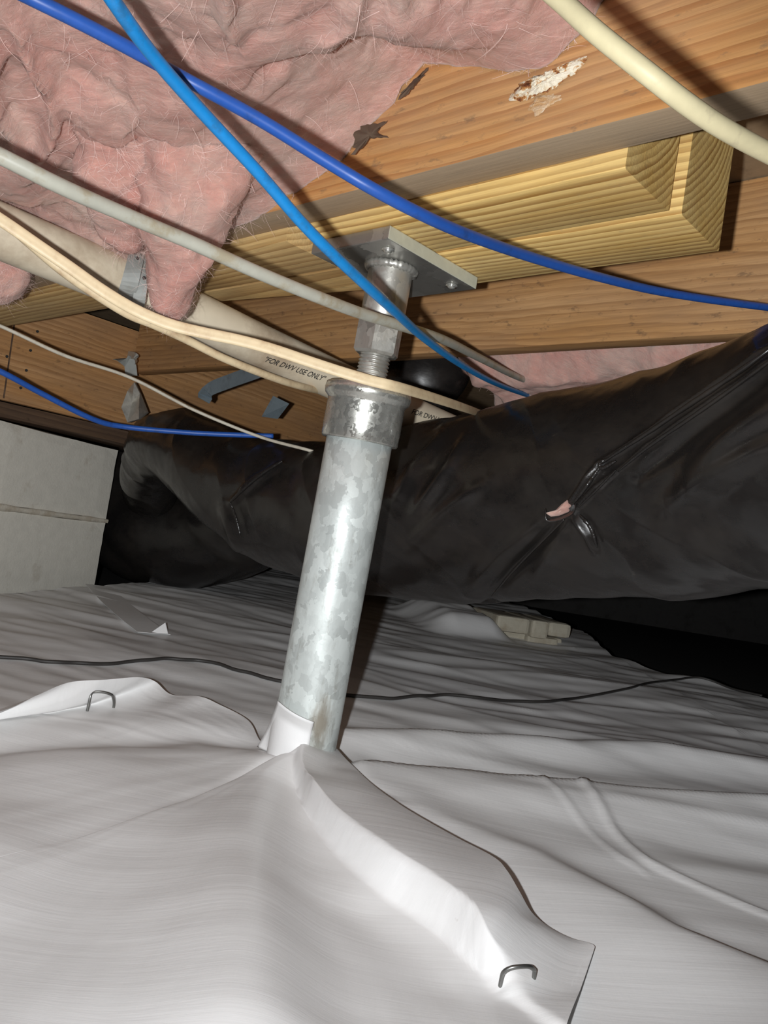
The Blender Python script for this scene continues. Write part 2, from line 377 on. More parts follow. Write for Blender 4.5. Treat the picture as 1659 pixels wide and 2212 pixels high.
# ------------------------------------------------------------------ lumber
def lumber(name, s0, s1, t0, t1, z0, z1, mat, label, cat='joist', bev=.002, along='s', group=None, warp=.0015):
    L = (s1 - s0) if along == 's' else (t1 - t0); Wd = (t1 - t0) if along == 's' else (s1 - s0)
    bm = bmesh.new(); n = max(2, int(L / .05)); hz = (z1 - z0) / 2
    xs = np.linspace(-L / 2, L / 2, n + 1); b = bev
    sec = [(-Wd / 2 + b, -hz), (Wd / 2 - b, -hz), (Wd / 2 - b * .3, -hz + b * .3), (Wd / 2, -hz + b), (Wd / 2, hz), (-Wd / 2, hz), (-Wd / 2, -hz + b), (-Wd / 2 + b * .3, -hz + b * .3)]
    ph = random.random() * 20; rows = []
    for x in xs:
        w1 = float(pn(x * 3 + ph, 1.7)) * warp; w2 = float(pn(x * 3 + ph, 7.9)) * warp
        rows.append([bm.verts.new((x, y + w1, z + w2)) for y, z in sec])
    for a, c in zip(rows, rows[1:]):
        for k in range(8): bm.faces.new((a[k], a[(k + 1) % 8], c[(k + 1) % 8], c[k]))
    bm.faces.new(rows[0]); bm.faces.new(rows[-1][::-1]); bmesh.ops.recalc_face_normals(bm, faces=bm.faces)
    o = bm_obj(name, bm, mat); c = stz((s0 + s1) / 2, (t0 + t1) / 2, (z0 + z1) / 2)
    o.location = Vector(c); o.rotation_euler = (0, 0, JROT if along == 's' else JROT + math.pi / 2)
    autosmooth(o, 30)
    return tag(o, label, cat, group)
ZJ, ZB = .352, .336
JTOP = .598
joist_near = lumber('floor_joist', -2.09, 1.6, .531, .571, ZJ, JTOP, M['joist'], 'orange-brown floor joist with a grey bottom edge, beside the pink insulation')
joist_far = lumber('floor_joist', -2.09, 1.6, 1.12, 1.158, .374, JTOP, M['joist_far'], 'brown floor joist with a round knot, seen below the yellow timbers')
girder = lumber('girder', -2.14, -2.10, -1.5, 4.2, .215, .492, M['girder'], 'brown girder board with nail heads resting on the block pier', 'girder', along='t')
tim_a = lumber('timber_block', -.725, -.333, .573, .659, ZB, ZB + .14, M['tim_a'], 'short yellow treated timber with end grain, touching the orange joist, above the jack plate', 'timber', .0025)
tim_b = lumber('timber_block', -.70, -.325, .668, .758, ZB, ZB + .14, M['tim_b'], 'yellow treated timber reaching furthest right, casting a shadow on the rear joist', 'timber', .0025)
tim_c = lumber('timber_block', -2.09, -.758, .569, .657, ZB, ZB + .14, M['tim_c'], 'long treated timber left of the jack plate, running in behind the white drain pipe', 'timber', .0025)
# tapered rear timber left of the plate
def prism(name, pts, z0, z1, mat, origin):
    o0 = stz(*origin, 0); bm = bmesh.new()
    lo = [bm.verts.new(tuple(((s - origin[0]), (t - origin[1]), z0 + CAMH))) for s, t in pts]; hi = [bm.verts.new((v.co.x, v.co.y, z1 + CAMH)) for v in lo]
    bm.faces.new(lo[::-1]); bm.faces.new(hi); n = len(lo)
    for k in range(n): bm.faces.new((lo[k], lo[(k + 1) % n], hi[(k + 1) % n], hi[k]))
    bmesh.ops.recalc_face_normals(bm, faces=bm.faces)
    o = bm_obj(name, bm, mat); o.location = (o0[0], o0[1], 0); o.rotation_euler = (0, 0, JROT); return o
o = prism('timber_block', [(-.702, .660), (-.702, .738), (-1.15, .686), (-1.30, .66)], ZB, ZB + .14, wood('treated_pine_d', (.74, .52, .24), (.36, .19, .06), .0075, -.12, .2, .0025, .55, .02, (.5, .36, .2), .35), (-.9, .70))
tag(o, 'tapered treated timber left of the jack plate, behind the dusty white cable', 'timber')

# nail heads and a butt seam on the girder
def small_disc(p, n, r, h, mat, name, parent):
    bm = bmesh.new(); bmesh.ops.create_cone(bm, segments=10, radius1=r, radius2=r * .8, depth=h, cap_ends=True)
    q = Vector((0, 0, 1)).rotation_difference(Vector(n)); bmesh.ops.transform(bm, matrix=Matrix.Translation(Vector(p)) @ q.to_matrix().to_4x4(), verts=bm.verts)
    return bm_obj(name, bm, mat, parent)
def ons(x, y, s): v = ray(x, y); return EYE + v * (s / (v @ E1))
def ont(x, y, t): v = ray(x, y); return EYE + v * (t / (v @ E2))
for px, py in ((77, 660), (81, 716), (66, 757), (57, 800), (45, 838), (478, 786), (300, 800), (15, 770)):
    small_disc(ons(px, py, -2.099), E1, .004, .004, M['ink'], 'nail_head', girder)
a, b = ons(40, 625, -2.0995), ons(6, 860, -2.0995)
mesh_obj('butt_seam', [a, b, b + E2 * .004, a + E2 * .004, a + E1 * .0005, b + E1 * .0005, b + E2 * .004 + E1 * .0005, a + E2 * .004 + E1 * .0005], [(4, 5, 6, 7), (0, 1, 5, 4), (2, 3, 7, 6)], M['sill'], girder)

# resin pocket on the near joist face
def lump(name, poly_px, t, mat, parent, h=.004, n=26, seed=0):
    P = np.array(poly_px, float); c = P.mean(0); V = []; Fs = []
    ang = np.linspace(0, 2 * math.pi, len(P), endpoint=False)
    rings = [1.0, .8, .55, .3, .05]; R = catmull(np.vstack([P, P[:1]]).tolist() if False else [(*p, 0) for p in np.vstack([P, P[:1]])], n + 1)[:-1, :2]
    for k, f in enumerate(rings):
        for i, q in enumerate(R):
            x = c + (q - c) * f; p = ont(*x, t); hh = h * (1 - f ** 2) * (1 + .8 * float(pn(x[0] * .12, x[1] * .12, seed))) + .0006 * (k > 0)
            V.append(p - E2 * max(hh, -.0002 if k else 0))
    Fs = grid_faces(len(rings), n, True) + [tuple((len(rings) - 1) * n + i for i in range(n))]
    return mesh_obj(name, V, Fs, mat, parent, True)
def jag(pts, k, seed):
    P = catmull([(*p, 0) for p in list(pts) + [pts[0]]], 41)[:-1, :2]; c = P.mean(0)
    return [tuple(q + (q - c) * k * float(pn(i * .9, seed, 3.3)) + k * 16 * np.array((float(pn(i * .7, seed + 5)), float(pn(i * .7, seed + 9))))) for i, q in enumerate(P)]
def resin_mat(name, cols, scale):
    m, nt, bs = new_mat(name); co = objco(nt); n = noise(nt, mapping(nt, co, (scale, scale, scale * 1.6)), 1.0, 6, .7, .6)
    nt.links.new(ramp(nt, n, cols), bs.inputs['Base Color']); bs.inputs['Roughness'].default_value = .6; bump(nt, bs, n, .9, .004); return m
M['pocket'] = resin_mat('resin_pocket', [(.34, (.06, .02, .012)), (.44, (.26, .085, .025)), (.50, (.50, .24, .07)), (.55, (.82, .74, .56)), (.72, (.88, .84, .74))], 70)
M['smear'] = resin_mat('resin_smear', [(.40, (.58, .34, .15)), (.52, (.66, .48, .30)), (.62, (.85, .76, .62))], 60)
lump('resin_pocket', jag([(1095, 207), (1140, 172), (1180, 158), (1215, 142), (1268, 120), (1255, 148), (1215, 176), (1190, 196), (1160, 206), (1120, 223)], .22, 1), .5300, M['pocket'], joist_near, .005, 90)
lump('resin_crumb', jag([(1140, 203), (1160, 186), (1195, 168), (1230, 152), (1222, 166), (1195, 186), (1160, 203)], .25, 4), .5275, M['resin'], joist_near, .004, 90, seed=4)
lump('resin_smear', jag([(1142, 232), (1160, 212), (1195, 204), (1215, 212), (1190, 226), (1160, 248)], .22, 7), .5304, M['smear'], joist_near, .0006, 60, seed=5)

# ------------------------------------------------------------------ block pier
pier_o = at(210, 1258, 2.38); pa = math.radians(21)           # right front corner at the floor
pd = np.array([math.sin(pa), math.cos(pa), 0]); pq = np.array([pd[1], -pd[0], 0])   # along the face (away), outward to the right
pier = empty('block_pier', (pier_o[0], pier_o[1], 0), math.atan2(pd[1], pd[0]))
tag(pier, 'grey painted concrete block pier at the left edge', 'pier')
z0b = .012
def block(x0, x1, y0, y1, z0, z1, name, mat, b=.004):
    bm = box_bm(x1 - x0, y1 - y0, z1 - z0); bmesh.ops.subdivide_edges(bm, edges=bm.edges[:], cuts=7, use_grid_fill=True)
    for v in bm.verts:
        p = v.co; k = [abs(abs(p.x) - (x1 - x0) / 2) < 1e-4, abs(abs(p.y) - (y1 - y0) / 2) < 1e-4, abs(abs(p.z) - (z1 - z0) / 2) < 1e-4]
        if sum(k) >= 2: v.co *= 1 - b / max(.08, p.length) * (1 + .6 * random.random())
    bmesh.ops.translate(bm, vec=((x0 + x1) / 2, (y0 + y1) / 2, (z0 + z1) / 2), verts=bm.verts)
    o = bm_obj(name, bm, mat, pier, local=True); return o
for row in range(2):
    zz = -.02 + row * .243; zt = (.215, .432)[row]
    off = -.0 if row == 0 else .0
    for k in range(3):
        block(-.47 * (k + 1) + .006 + off, -.47 * k - .004 + off, 0, .19, zz, zt, 'block', M['block'])
        block(-.47 * (k + 1) + .006 + off, -.47 * k - .004 + off, .2, .39, zz, zt, 'block', M['block'])
block(-1.3, -.004, .004, .386, .213, .225, 'mortar_joint', M['mortar'], .002)
for yy in (.0,):
    bm = bmesh.new(); xs = np.linspace(-1.15, -.002, 60); rows = []
    for x in xs:
        w = .006 + .004 * float(pn(x * 14, 2.2)); rows.append([bm.verts.new((x, -.002 - .004 * max(0, float(pn(x * 9, 8))), .220 + w)), bm.verts.new((x, -.0035, .221)), bm.verts.new((x, -.002, .218 - w * .9)), bm.verts.new((x, .01, .218 - w)), bm.verts.new((x, .01, .220 + w))])
    for a, c in zip(rows, rows[1:]):
        for k in range(5): bm.faces.new((a[k], a[(k + 1) % 5], c[(k + 1) % 5], c[k]))
    bm_obj('mortar_bead', bm, M['mortar'], pier, True, True)
o = lumber('sill_plank', -2.5, -2.12, -.9, 1.32, .174, .212, M['sill'], 'dark sill plank between the block pier and the girder', 'plank', along='t')

# ------------------------------------------------------------------ drain pipe with lettering
PR = .0322
pC = np.array([stz(-.99, t, z) for t, z in ((-.5, .312), (.411, .289), (.753, .269), (1.105, .247), (1.45, .232))])
def pipe_axis(n): return np.array([[np.interp(u, np.linspace(0, 1, 5), pC[:, k]) for k in range(3)] for u in np.linspace(0, 1, n)])
pcen = catmull(pC, 60)
pipe = empty('drain_pipe', pcen[0]); tag(pipe, 'cream plastic drain pipe with black print, crossing behind the jack post', 'pipe')
tube('pipe_tube', pcen, PR, M['pvc'], pipe, 40)
def lettering(text, px0, px1, name, size, flip=1):
    cu = bpy.data.curves.new(name, 'FONT'); cu.body = text; cu.size = size; cu.shear = .25; cu.offset = size * .012
    to = bpy.data.objects.new(name + '_tmp', cu); COL.objects.link(to)
    bpy.context.view_layer.update()
    dg = bpy.context.evaluated_depsgraph_get(); me = bpy.data.meshes.new_from_object(to.evaluated_get(dg))
    bpy.data.objects.remove(to); bpy.data.curves.remove(cu)
    bm = bmesh.new(); bm.from_mesh(me); bmesh.ops.triangulate(bm, faces=bm.faces); bmesh.ops.subdivide_edges(bm, edges=[e for e in bm.edges if e.calc_length() > size * .2], cuts=1)
    T, N, B = frames(pcen); cum = np.r_[0, np.cumsum(np.linalg.norm(np.diff(pcen, axis=0), axis=1))]
    best = None                                                     # where on the pipe the first and last letters sit
    def find(px):
        bst = (1e9,)
        for sarc in np.linspace(.3, cum[-1] - .1, 300):
            c = np.array([np.interp(sarc, cum, pcen[:, k]) for k in range(3)]); i = min(np.searchsorted(cum, sarc), len(T) - 1)
            n1 = np.cross(T[i], ZV); n1 /= np.linalg.norm(n1); n1 = n1 if n1 @ (EYE - c) > 0 else -n1; n2 = np.cross(n1, T[i]); n2 = n2 if n2[2] > 0 else -n2
            for ph in np.linspace(-1.5, 1.2, 55):
                p = c + PR * (math.cos(ph) * n1 + math.sin(ph) * n2); x, y = proj(p)
                e = (x - px[0]) ** 2 + (y - px[1]) ** 2
                if e < bst[0]: bst = (e, sarc, ph)
        return bst
    f0, f1 = find(px0), find(px1)
    tw = max(v.co.x for v in bm.verts)
    for v in bm.verts:
        u = v.co.x / tw; sarc = f0[1] + (f1[1] - f0[1]) * u; ph = f0[2] + (f1[2] - f0[2]) * u + v.co.y / PR
        c = np.array([np.interp(sarc, cum, pcen[:, k]) for k in range(3)]); i = min(np.searchsorted(cum, sarc), len(T) - 1)
        n1 = np.cross(T[i], ZV); n1 /= np.linalg.norm(n1); n1 = n1 if n1 @ (EYE - c) > 0 else -n1; n2 = np.cross(n1, T[i]); n2 = n2 if n2[2] > 0 else -n2
        v.co = Vector(c + (PR + .0005) * (math.cos(ph) * n1 + math.sin(ph) * n2))
    bpy.data.meshes.remove(me)
    return bm_obj(name, bm, M['ink'], pipe)
lettering('"FOR DWV USE ONLY"', (566, 778), (698, 823), 'lettering', .0125)
lettering('FOR DWV USE', (886, 893), (962, 916), 'lettering', .0125)

# ------------------------------------------------------------------ pipe hanger straps and metal scraps
def ribbon(name, P, wdir, w, mat, th=.0012, parent=None, n=24):
    C = catmull(P, n); T = np.gradient(C, axis=0); T /= np.linalg.norm(T, axis=1)[:, None]
    wd = np.asarray(wdir, float); V = []
    for c, t in zip(C, T):
        s = wd - t * (wd @ t); s /= np.linalg.norm(s); nn = np.cross(t, s)
        V += [c - s * w / 2 - nn * th / 2, c + s * w / 2 - nn * th / 2, c + s * w / 2 + nn * th / 2, c - s * w / 2 + nn * th / 2]
    Fs = grid_faces(n, 4, True) + [(3, 2, 1, 0), tuple((n - 1) * 4 + k for k in range(4))]
    o = mesh_obj(name, V, Fs, mat, parent, False); return o
hang = empty('pipe_hanger', stz(-.985, .56, .32)); tag(hang, 'flat grey metal hanger strap looped round the drain pipe under the joist', 'strap')
ribbon('strap', [at(305, 500, 1.0), at(296, 545, .985), at(286, 590, .975), at(275, 630, .985), at(262, 655, 1.01)], RT, .020, M['strap'], parent=hang)
ribbon('strap', [at(318, 545, 1.0), at(313, 575, .99), at(306, 610, .985), at(300, 650, .99), at(292, 672, 1.01)], RT, .015, M['strap'], parent=hang)
for px, py in ((297, 557), (311, 600)):
    small_disc(at(px, py, .974), -FW, .0022, .002, M['ink'], 'bolt_hole', hang)
g2 = empty('joist_strap', at(490, 830, 1.75)); tag(g2, 'bluish galvanised strap bent across the girder above the black duct', 'strap')
ribbon('strap', [at(440, 865, 1.72), at(452, 842, 1.72), at(500, 822, 1.68), at(560, 800, 1.62), at(600, 780, 1.6)], ZV, .032, M['bluestrap'], parent=g2)
o = mesh_obj('metal_scrap', [at(565, 900, 1.9), at(590, 855, 1.88), at(625, 872, 1.86), at(600, 905, 1.9), at(570, 898, 1.93), at(612, 880, 1.9)], [(0, 1, 2, 3), (0, 4, 1), (4, 5, 1), (1, 5, 2), (0, 3, 5, 4), (2, 5, 3)], M['bluestrap'])
tag(o, 'bluish triangular metal scrap beside the bent galvanised strap', 'scrap')
brk = empty('metal_bracket', at(275, 790, 2.1)); tag(brk, 'small bent metal clip nailed to the girder face', 'bracket')
ribbon('clip', [at(256, 775, 2.06), at(268, 778, 2.04), at(280, 785, 2.04), at(284, 812, 2.05)], RT, .03, M['strap'], parent=brk)
ribbon('clip_tab', [at(276, 766, 2.05), at(292, 770, 2.02), at(294, 784, 2.03)], ZV, .018, M['foil'], parent=brk)
fo = [(262, 880), (275, 845), (290, 825), (302, 850), (318, 890), (300, 905), (275, 912), (285, 870), (300, 880)]
V = [at(x, y, 1.98 + .03 * math.sin(i * 2.1)) for i, (x, y) in enumerate(fo)]; V += [v + FW * .012 for v in V]
ff = [(0, 1, 7), (1, 2, 7), (2, 3, 7), (3, 8, 7), (3, 4, 8), (4, 5, 8), (5, 6, 8), (6, 7, 8), (6, 0, 7)]
Fs = ff + [tuple(k + 9 for k in f[::-1]) for f in ff] + [(i, (i + 1) % 7, (i + 1) % 7 + 9, i + 9) for i in range(7)]
o = mesh_obj('foil_flap', V, Fs, M['foil']); tag(o, 'crumpled silvery foil flap hanging on the girder beside the black duct', 'foil')

# ------------------------------------------------------------------ jack post
top = at(838, 620, .935); bot = at(657, 1600, .950)
ax = (top - bot) / np.linalg.norm(top - bot)
def axz(z): return bot + ax * ((z - bot[2]) / ax[2])
def axis_from_px(py):                                       # height on the axis that shows at image row py
    zs = np.linspace(-.1, .75, 1700); ys = np.array([proj(axz(z))[1] for z in zs]); return float(np.interp(-py, -ys, zs))
base = axz(-.04)
post = empty('jack_post', base); post.rotation_euler = Vector((0, 0, 1)).rotation_difference(Vector(ax)).to_euler()
bpy.context.view_layer.update()
tag(post, 'galvanised steel jack post with threaded screw and square top plate', 'jack post')
def L(py): return float((axz(axis_from_px(py)) - base) @ ax)
zp, zc0, zc1, zr1, zn0, zn1, zs1 = L(955) + .0, L(955), L(838), L(755), L(768), L(692), (stz(0, 0, ZB - .0155)[2] - base[2]) / ax[2]
RP = .0385
_st = post.matrix_world.inverted() @ Vector(at(692, 1568, .915))
M['galv'] = galv('galvanised_spangle', (.60, .64, .62), .46, .25, 75, .18, tuple(_st))
bm_obj('pipe', lathe([(RP - .004, 0), (RP, 0), (RP, zp * .25), (RP, zp * .5), (RP, zp * .75), (RP, zc0 + .03), (RP - .004, zc0 + .03)], 64), M['galv'], post, True, True)
ro = .0440
bm_obj('cap', lathe([(ro - .004, zc0 + .004), (ro - .0005, zc0), (ro + .0008, zc0 + .002), (ro + .0012, zc0 + .02), (ro + .001, zc1 - .02), (ro + .0015, zc1 - .017), (ro + .0055, zc1 - .013), (ro + .0066, zc1 - .007), (ro + .0055, zc1 - .001), (ro + .0015, zc1 + .0015), (ro - .004, zc1 + .002), (.018, zc1 + .002)], 64), M['zinc'], post, True, True)
bm_obj('cap_rivet', (lambda b: (bmesh.ops.create_uvsphere(b, u_segments=10, v_segments=6, radius=.0032), bmesh.ops.translate(b, vec=(-.026, -.0385, zc1 - .008), verts=b.verts), b)[-1])(bmesh.new()), M['steel'], post, True, True)
pitch = .0042; prof = []; z = zc1 - .005
while z < zn0 + .01:
    prof += [(.0162, z), (.0182, z + pitch * .38), (.0182, z + pitch * .55), (.0162, z + pitch * .95)]; z += pitch
bm_obj('threaded_rod', lathe(prof, 40), M['steel'], post, True, True)
bm = bmesh.new(); seg = 6; rows = []; rh = .0272; rot0 = .35
for r, z in ((.0165, zn0), (rh * .90, zn0), (rh, zn0 + .003), (rh, zn1 - .003), (rh * .92, zn1), (.02, zn1)):
    rows.append([bm.verts.new((r * math.cos(rot0 + 2 * math.pi * k / 6), r * math.sin(rot0 + 2 * math.pi * k / 6), z)) for k in range(6)])
for a, c in zip(rows, rows[1:]):
    for k in range(6): bm.faces.new((a[k], a[(k + 1) % 6], c[(k + 1) % 6], c[k]))
bm_obj('hex_nut', bm, M['steel'], post, False, True)
rs = .0256
bm_obj('sleeve', lathe([(rs - .004, zn1 - .002), (rs - .001, zn1 - .003), (rs, zn1), (rs, (zn1 + zs1) / 2), (rs, zs1)], 56), M['steel'], post, True, True)
bm = bmesh.new(); rows = []                                # weld bead between sleeve and plate
for k in range(72):
    a = 2 * math.pi * k / 72; w = .0042 * (1 + .25 * math.sin(k * 2.6) + .2 * random.random()); c = Vector((math.cos(a) * (rs + .001), math.sin(a) * (rs + .001), zs1 - .002))
    e = Vector((math.cos(a), math.sin(a), 0)); rows.append([bm.verts.new(c + e * w * math.cos(q) + Vector((0, 0, w * math.sin(q)))) for q in np.linspace(0, 2 * math.pi, 8, endpoint=False)])
for k in range(72):
    a, c = rows[k], rows[(k + 1) % 72]
    for j in range(8): bm.faces.new((a[j], c[j], c[(j + 1) % 8], a[(j + 1) % 8]))
bm_obj('weld_bead', bm, M['steel'], post, True, True)
PS, PT = (-.724, -.602), (.581, .738)
bm = box_bm(PS[1] - PS[0], PT[1] - PT[0], .0145, .0012)
plate = bm_obj('top_plate', bm, M['plate']); plate.location = Vector(stz(sum(PS) / 2, sum(PT) / 2, ZB - .0080)); plate.rotation_euler = (0, 0, JROT)
bpy.context.view_layer.update()
plate.data.materials.append(M['plate_lit_edge'])
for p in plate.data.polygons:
    if abs(p.normal.x) > .7: p.material_index = 1  # brighter steel on the edges facing along the joists: lit look put into colour
plate.parent = post; plate.matrix_parent_inverse = post.matrix_world.inverted()
for s_, t_ in ((.02, .022), (.02, .135), (.102, .022), (.102, .135)):
    bm = bmesh.new(); bmesh.ops.create_uvsphere(bm, u_segments=12, v_segments=8, radius=.0052); bmesh.ops.scale(bm, vec=(1, 1, .8), verts=bm.verts)
    r = bmesh.ops.create_cone(bm, segments=14, radius1=.0072, radius2=.0072, depth=.002, cap_ends=True)
    bmesh.ops.translate(bm, vec=(PS[0] + s_ - sum(PS) / 2, PT[0] + t_ - sum(PT) / 2, -.0085), verts=bm.verts)
    bm_obj('bolt', bm, M['zinc'], plate, True, True)

# ------------------------------------------------------------------ cables
def cable(name, pts, dia, mat, label, n=140, section=None, cat='cable'):
    P = [at(x, y, d) for x, y, d in pts]
    o = tube(name, catmull(P, n), dia / 2, M[mat], None, 16 if section is None else len(section[0]), section); return tag(o, label, cat)
c_light = cable('blue_cable', [(120, -190, .40), (240, -5, .42), (330, 120, .46), (430, 235, .50), (560, 375, .54), (660, 490, .575), (760, 588, .62), (850, 670, .70), (920, 733, .85), (1000, 790, 1.05), (1080, 832, 1.32), (1165, 862, 1.72), (1230, 880, 2.2)], .0084, 'cable_light', 'sky blue cable crossing in front of the jack plate, topmost of the two blue cables')
c_dark = cable('blue_cable', [(-80, -75, .45), (80, 2, .465), (230, 78, .49), (395, 168, .522), (560, 258, .53), (700, 345, .535), (800, 405, .54), (900, 458, .56), (1000, 503, .60), (1140, 553, .68), (1300, 600, .77), (1450, 634, .86), (1659, 664, .97), (1900, 690, 1.1)], .0086, 'cable_dark', 'deep blue cable with white print, sagging from top left to the right edge')
cable('cream_cable', [(1080, -110, .36), (1205, -4, .345), (1290, 72, .335), (1400, 160, .33), (1480, 222, .335), (1560, 276, .345), (1659, 330, .36), (1800, 400, .385)], .0086, 'cable_cream', 'cream cable at the top right, nearest the camera')
cable('white_cable', [(-200, 245, .5), (0, 337, .53), (130, 402, .555), (280, 468, .60), (420, 527, .64), (560, 590, .68), (700, 647, .735), (780, 677, .79), (870, 705, .865), (960, 735, 1.0), (1040, 775, 1.2), (1120, 815, 1.45), (1210, 850, 1.8), (1290, 880, 2.2)], .0112, 'cable_grey', 'dusty off-white cable passing between the sky blue cable and the hex nut')
_a = np.linspace(0, 2 * math.pi, 28, endpoint=False)
fig8 = (np.cos(_a) * .42, np.sin(_a) * (1 - .28 * np.exp(-(np.sin(_a) / .35) ** 2)) * 1.0)
fig8 = (np.cos(_a) * (.36 + .16 * np.abs(np.sin(_a * 1.0)) * 1.0), np.sin(_a))
cable('flat_cable', [(-160, 372, .72), (0, 474, .75), (80, 529, .765), (150, 577, .78), (222, 628, .79), (295, 671, .81), (367, 701, .82), (439, 719, .83), (512, 734, .84), (584, 753, .85), (656, 777, .86), (729, 801, .866), (800, 822, .868), (880, 842, .90), (1000, 880, 1.12), (1060, 903, 1.5), (1140, 940, 2.0)], .0122, 'cable_flat', 'flat cream twin cable crossing just above the jack post cap', section=fig8)
cable('flat_cable', [(40, 505, .90), (130, 582, .93), (205, 635, .955), (277, 679, .98), (331, 701, 1.0), (403, 734, 1.04), (475, 770, 1.08), (548, 800, 1.13), (620, 826, 1.2), (680, 842, 1.3), (760, 860, 1.6)], .0108, 'cable_flat', 'second cream cable sagging below the drain pipe left of the jack cap')
cable('white_wire', [(-120, 660, 1.3), (0, 704, 1.35), (140, 768, 1.42), (280, 815, 1.5), (420, 886, 1.56), (560, 943, 1.58), (665, 972, 1.54), (720, 990, 1.56)], .0062, 'cable_white', 'thin whitish wire running in front of the girder to the black duct', cat='wire')
cable('blue_wire', [(-120, 750, 1.35), (0, 802, 1.4), (90, 850, 1.47), (200, 905, 1.55), (270, 922, 1.60), (400, 934, 1.64), (500, 939, 1.66), (590, 942, 1.68)], .0105, 'cable_dark', 'blue wire above the block pier, ending at the black duct', cat='wire')
def dashes(o_cab, pts, dia):                                  # printed dashes on the deep blue cable
    C = catmull([at(x, y, d) for x, y, d in pts], 900); V = []; Fs = []; i = 0
    T = np.gradient(C, axis=0); T /= np.linalg.norm(T, axis=1)[:, None]
    L_ = np.r_[0, np.cumsum(np.linalg.norm(np.diff(C, axis=0), axis=1))]; s = 0.12
    while s < L_[-1] - .5:
        ln = random.choice((.0022, .003, .004)); 
        if random.random() < .8:
            ids = []
            for q in (s, s + ln):
                c = np.array([np.interp(q, L_, C[:, k]) for k in range(3)]); k = min(np.searchsorted(L_, q), len(T) - 1)
                v = EYE - c; v = v - T[k] * (v @ T[k]); v /= np.linalg.norm(v); b = np.cross(T[k], v)
                for e in (-.0006, .0006): V.append(c + v * dia / 2 * 1.015 + b * e + b * -.0006)
            n = len(V); Fs.append((n - 4, n - 3, n - 1, n - 2))
        s += ln + random.choice((.0012, .002, .0035))
    o = mesh_obj('printed_dashes', V, Fs, M['print'], o_cab); o['kind'] = 'stuff'
dashes(c_dark, [(-80, -75, .45), (80, 2, .465), (230, 78, .49), (395, 168, .522), (560, 258, .53), (700, 345, .535), (800, 405, .54), (900, 458, .56), (1000, 503, .60)], .0086)

# ------------------------------------------------------------------ black wrapped ducts
def seg_px(X, Y, P): return pl_dist(X, Y, P)
def duct(name, pts, radii, nu, nv, creases=(), amp=.010, seed=0, parent=None):
    R4 = np.array([[*at(x, y, d), r] for (x, y, d), r in zip(pts, radii)]); C4 = catmull(R4, nu); C = C4[:, :3]; r = C4[:, 3]
    T, N, B = frames(C); a = np.linspace(0, 2 * math.pi, nv, endpoint=False)
    Dr = np.cos(a)[None, :, None] * N[:, None, :] + np.sin(a)[None, :, None] * B[:, None, :]
    P = C[:, None, :] + r[:, None, None] * Dr
    u = np.cumsum(np.r_[0, np.linalg.norm(np.diff(C, axis=0), axis=1)])[:, None]
    x, y, z = P[..., 0], P[..., 1], P[..., 2]
    q = u * 1.0 + np.cos(a)[None] * .12
    d = amp * fbm(x * 3.5 + seed, y * 3.5, z * 4, 2) + amp * .55 * (1 - 2 * np.abs(fbm((u - 1.1 * z) * 4.5 + seed, (u + z) * 1.6, np.cos(a)[None] * .6, 2))) + amp * .10 * fbm(x * 22, y * 22, z * 22 + seed, 2)
    rel = P - EYE; dep = rel @ FW; X = W / 2 + F * (rel @ RT) / dep; Y = H / 2 - F * (rel @ UP) / dep
    facing = np.einsum('ijk,ijk->ij', Dr, -rel) > 0
    for pl, hgt, wid in creases:
        dist, side, pos = pl_dist(X, Y, pl); fade = np.sin(np.clip(pos, .02, .98) * math.pi) ** .35
        d = d + np.where(facing, hgt * np.exp(-(dist / wid) ** 2) * fade, 0)
    P = P + d[..., None] * Dr
    n = nv; Fs = grid_faces(nu, n, True) + [tuple(range(n))[::-1], tuple((nu - 1) * n + k for k in range(n))]
    return mesh_obj(name, P.reshape(-1, 3), Fs, M['black'], parent, True)
crs = [([(1720, 715), (1480, 880), (1320, 985), (1295, 1002)], .0075, 5.5), ([(1720, 740), (1500, 895), (1400, 960), (1330, 1020)], .006, 5),
       ([(1300, 1000), (1265, 1050), (1235, 1090)], .008, 6), ([(1330, 1020), (1280, 1065), (1245, 1100)], .006, 5),
       ([(1700, 865), (1590, 950), (1490, 1040)], .016, 30), ([(1690, 950), (1540, 1040), (1440, 1090)], .014, 24), ([(1680, 790), (1500, 930), (1380, 1030)], -.008, 16),
       ([(1215, 1125), (1130, 1210), (1055, 1295)], -.012, 13), ([(1240, 1120), (1190, 1190), (1150, 1260)], .008, 16), ([(1180, 1120), (1090, 1190), (1000, 1290)], .008, 18),
       ([(1010, 950), (980, 1010), (900, 1110)], .010, 14), ([(1060, 1040), (960, 1110), (880, 1180)], .007, 16), ([(960, 930), (900, 1010), (860, 1080)], .008, 14),
       ([(1250, 1110), (1280, 1150), (1290, 1185)], .010, 8),
       ([(605, 1000), (560, 1030), (500, 1085)], .014, 7), ([(480, 1090), (500, 1140), (520, 1190)], .012, 14)]
trunk = empty('duct_run', at(900, 1105, 1.44)); tag(trunk, 'big black plastic-wrapped duct with a torn hole, behind the jack post', 'duct')
duct('wrapped_trunk', [(2600, 790, .60), (2050, 915, .76), (1659, 995, .965), (1300, 1062, 1.17), (900, 1108, 1.44), (660, 1100, 1.66), (525, 1050, 1.78), (445, 995, 1.88), (375, 965, 1.98), (335, 985, 2.15), (325, 1060, 2.40)], [.150, .150, .150, .150, .149, .134, .112, .100, .090, .082, .08], 900, 360, crs, .009, parent=trunk)
lump_px = lambda pts, d: [at(x, y, d) for x, y in pts]
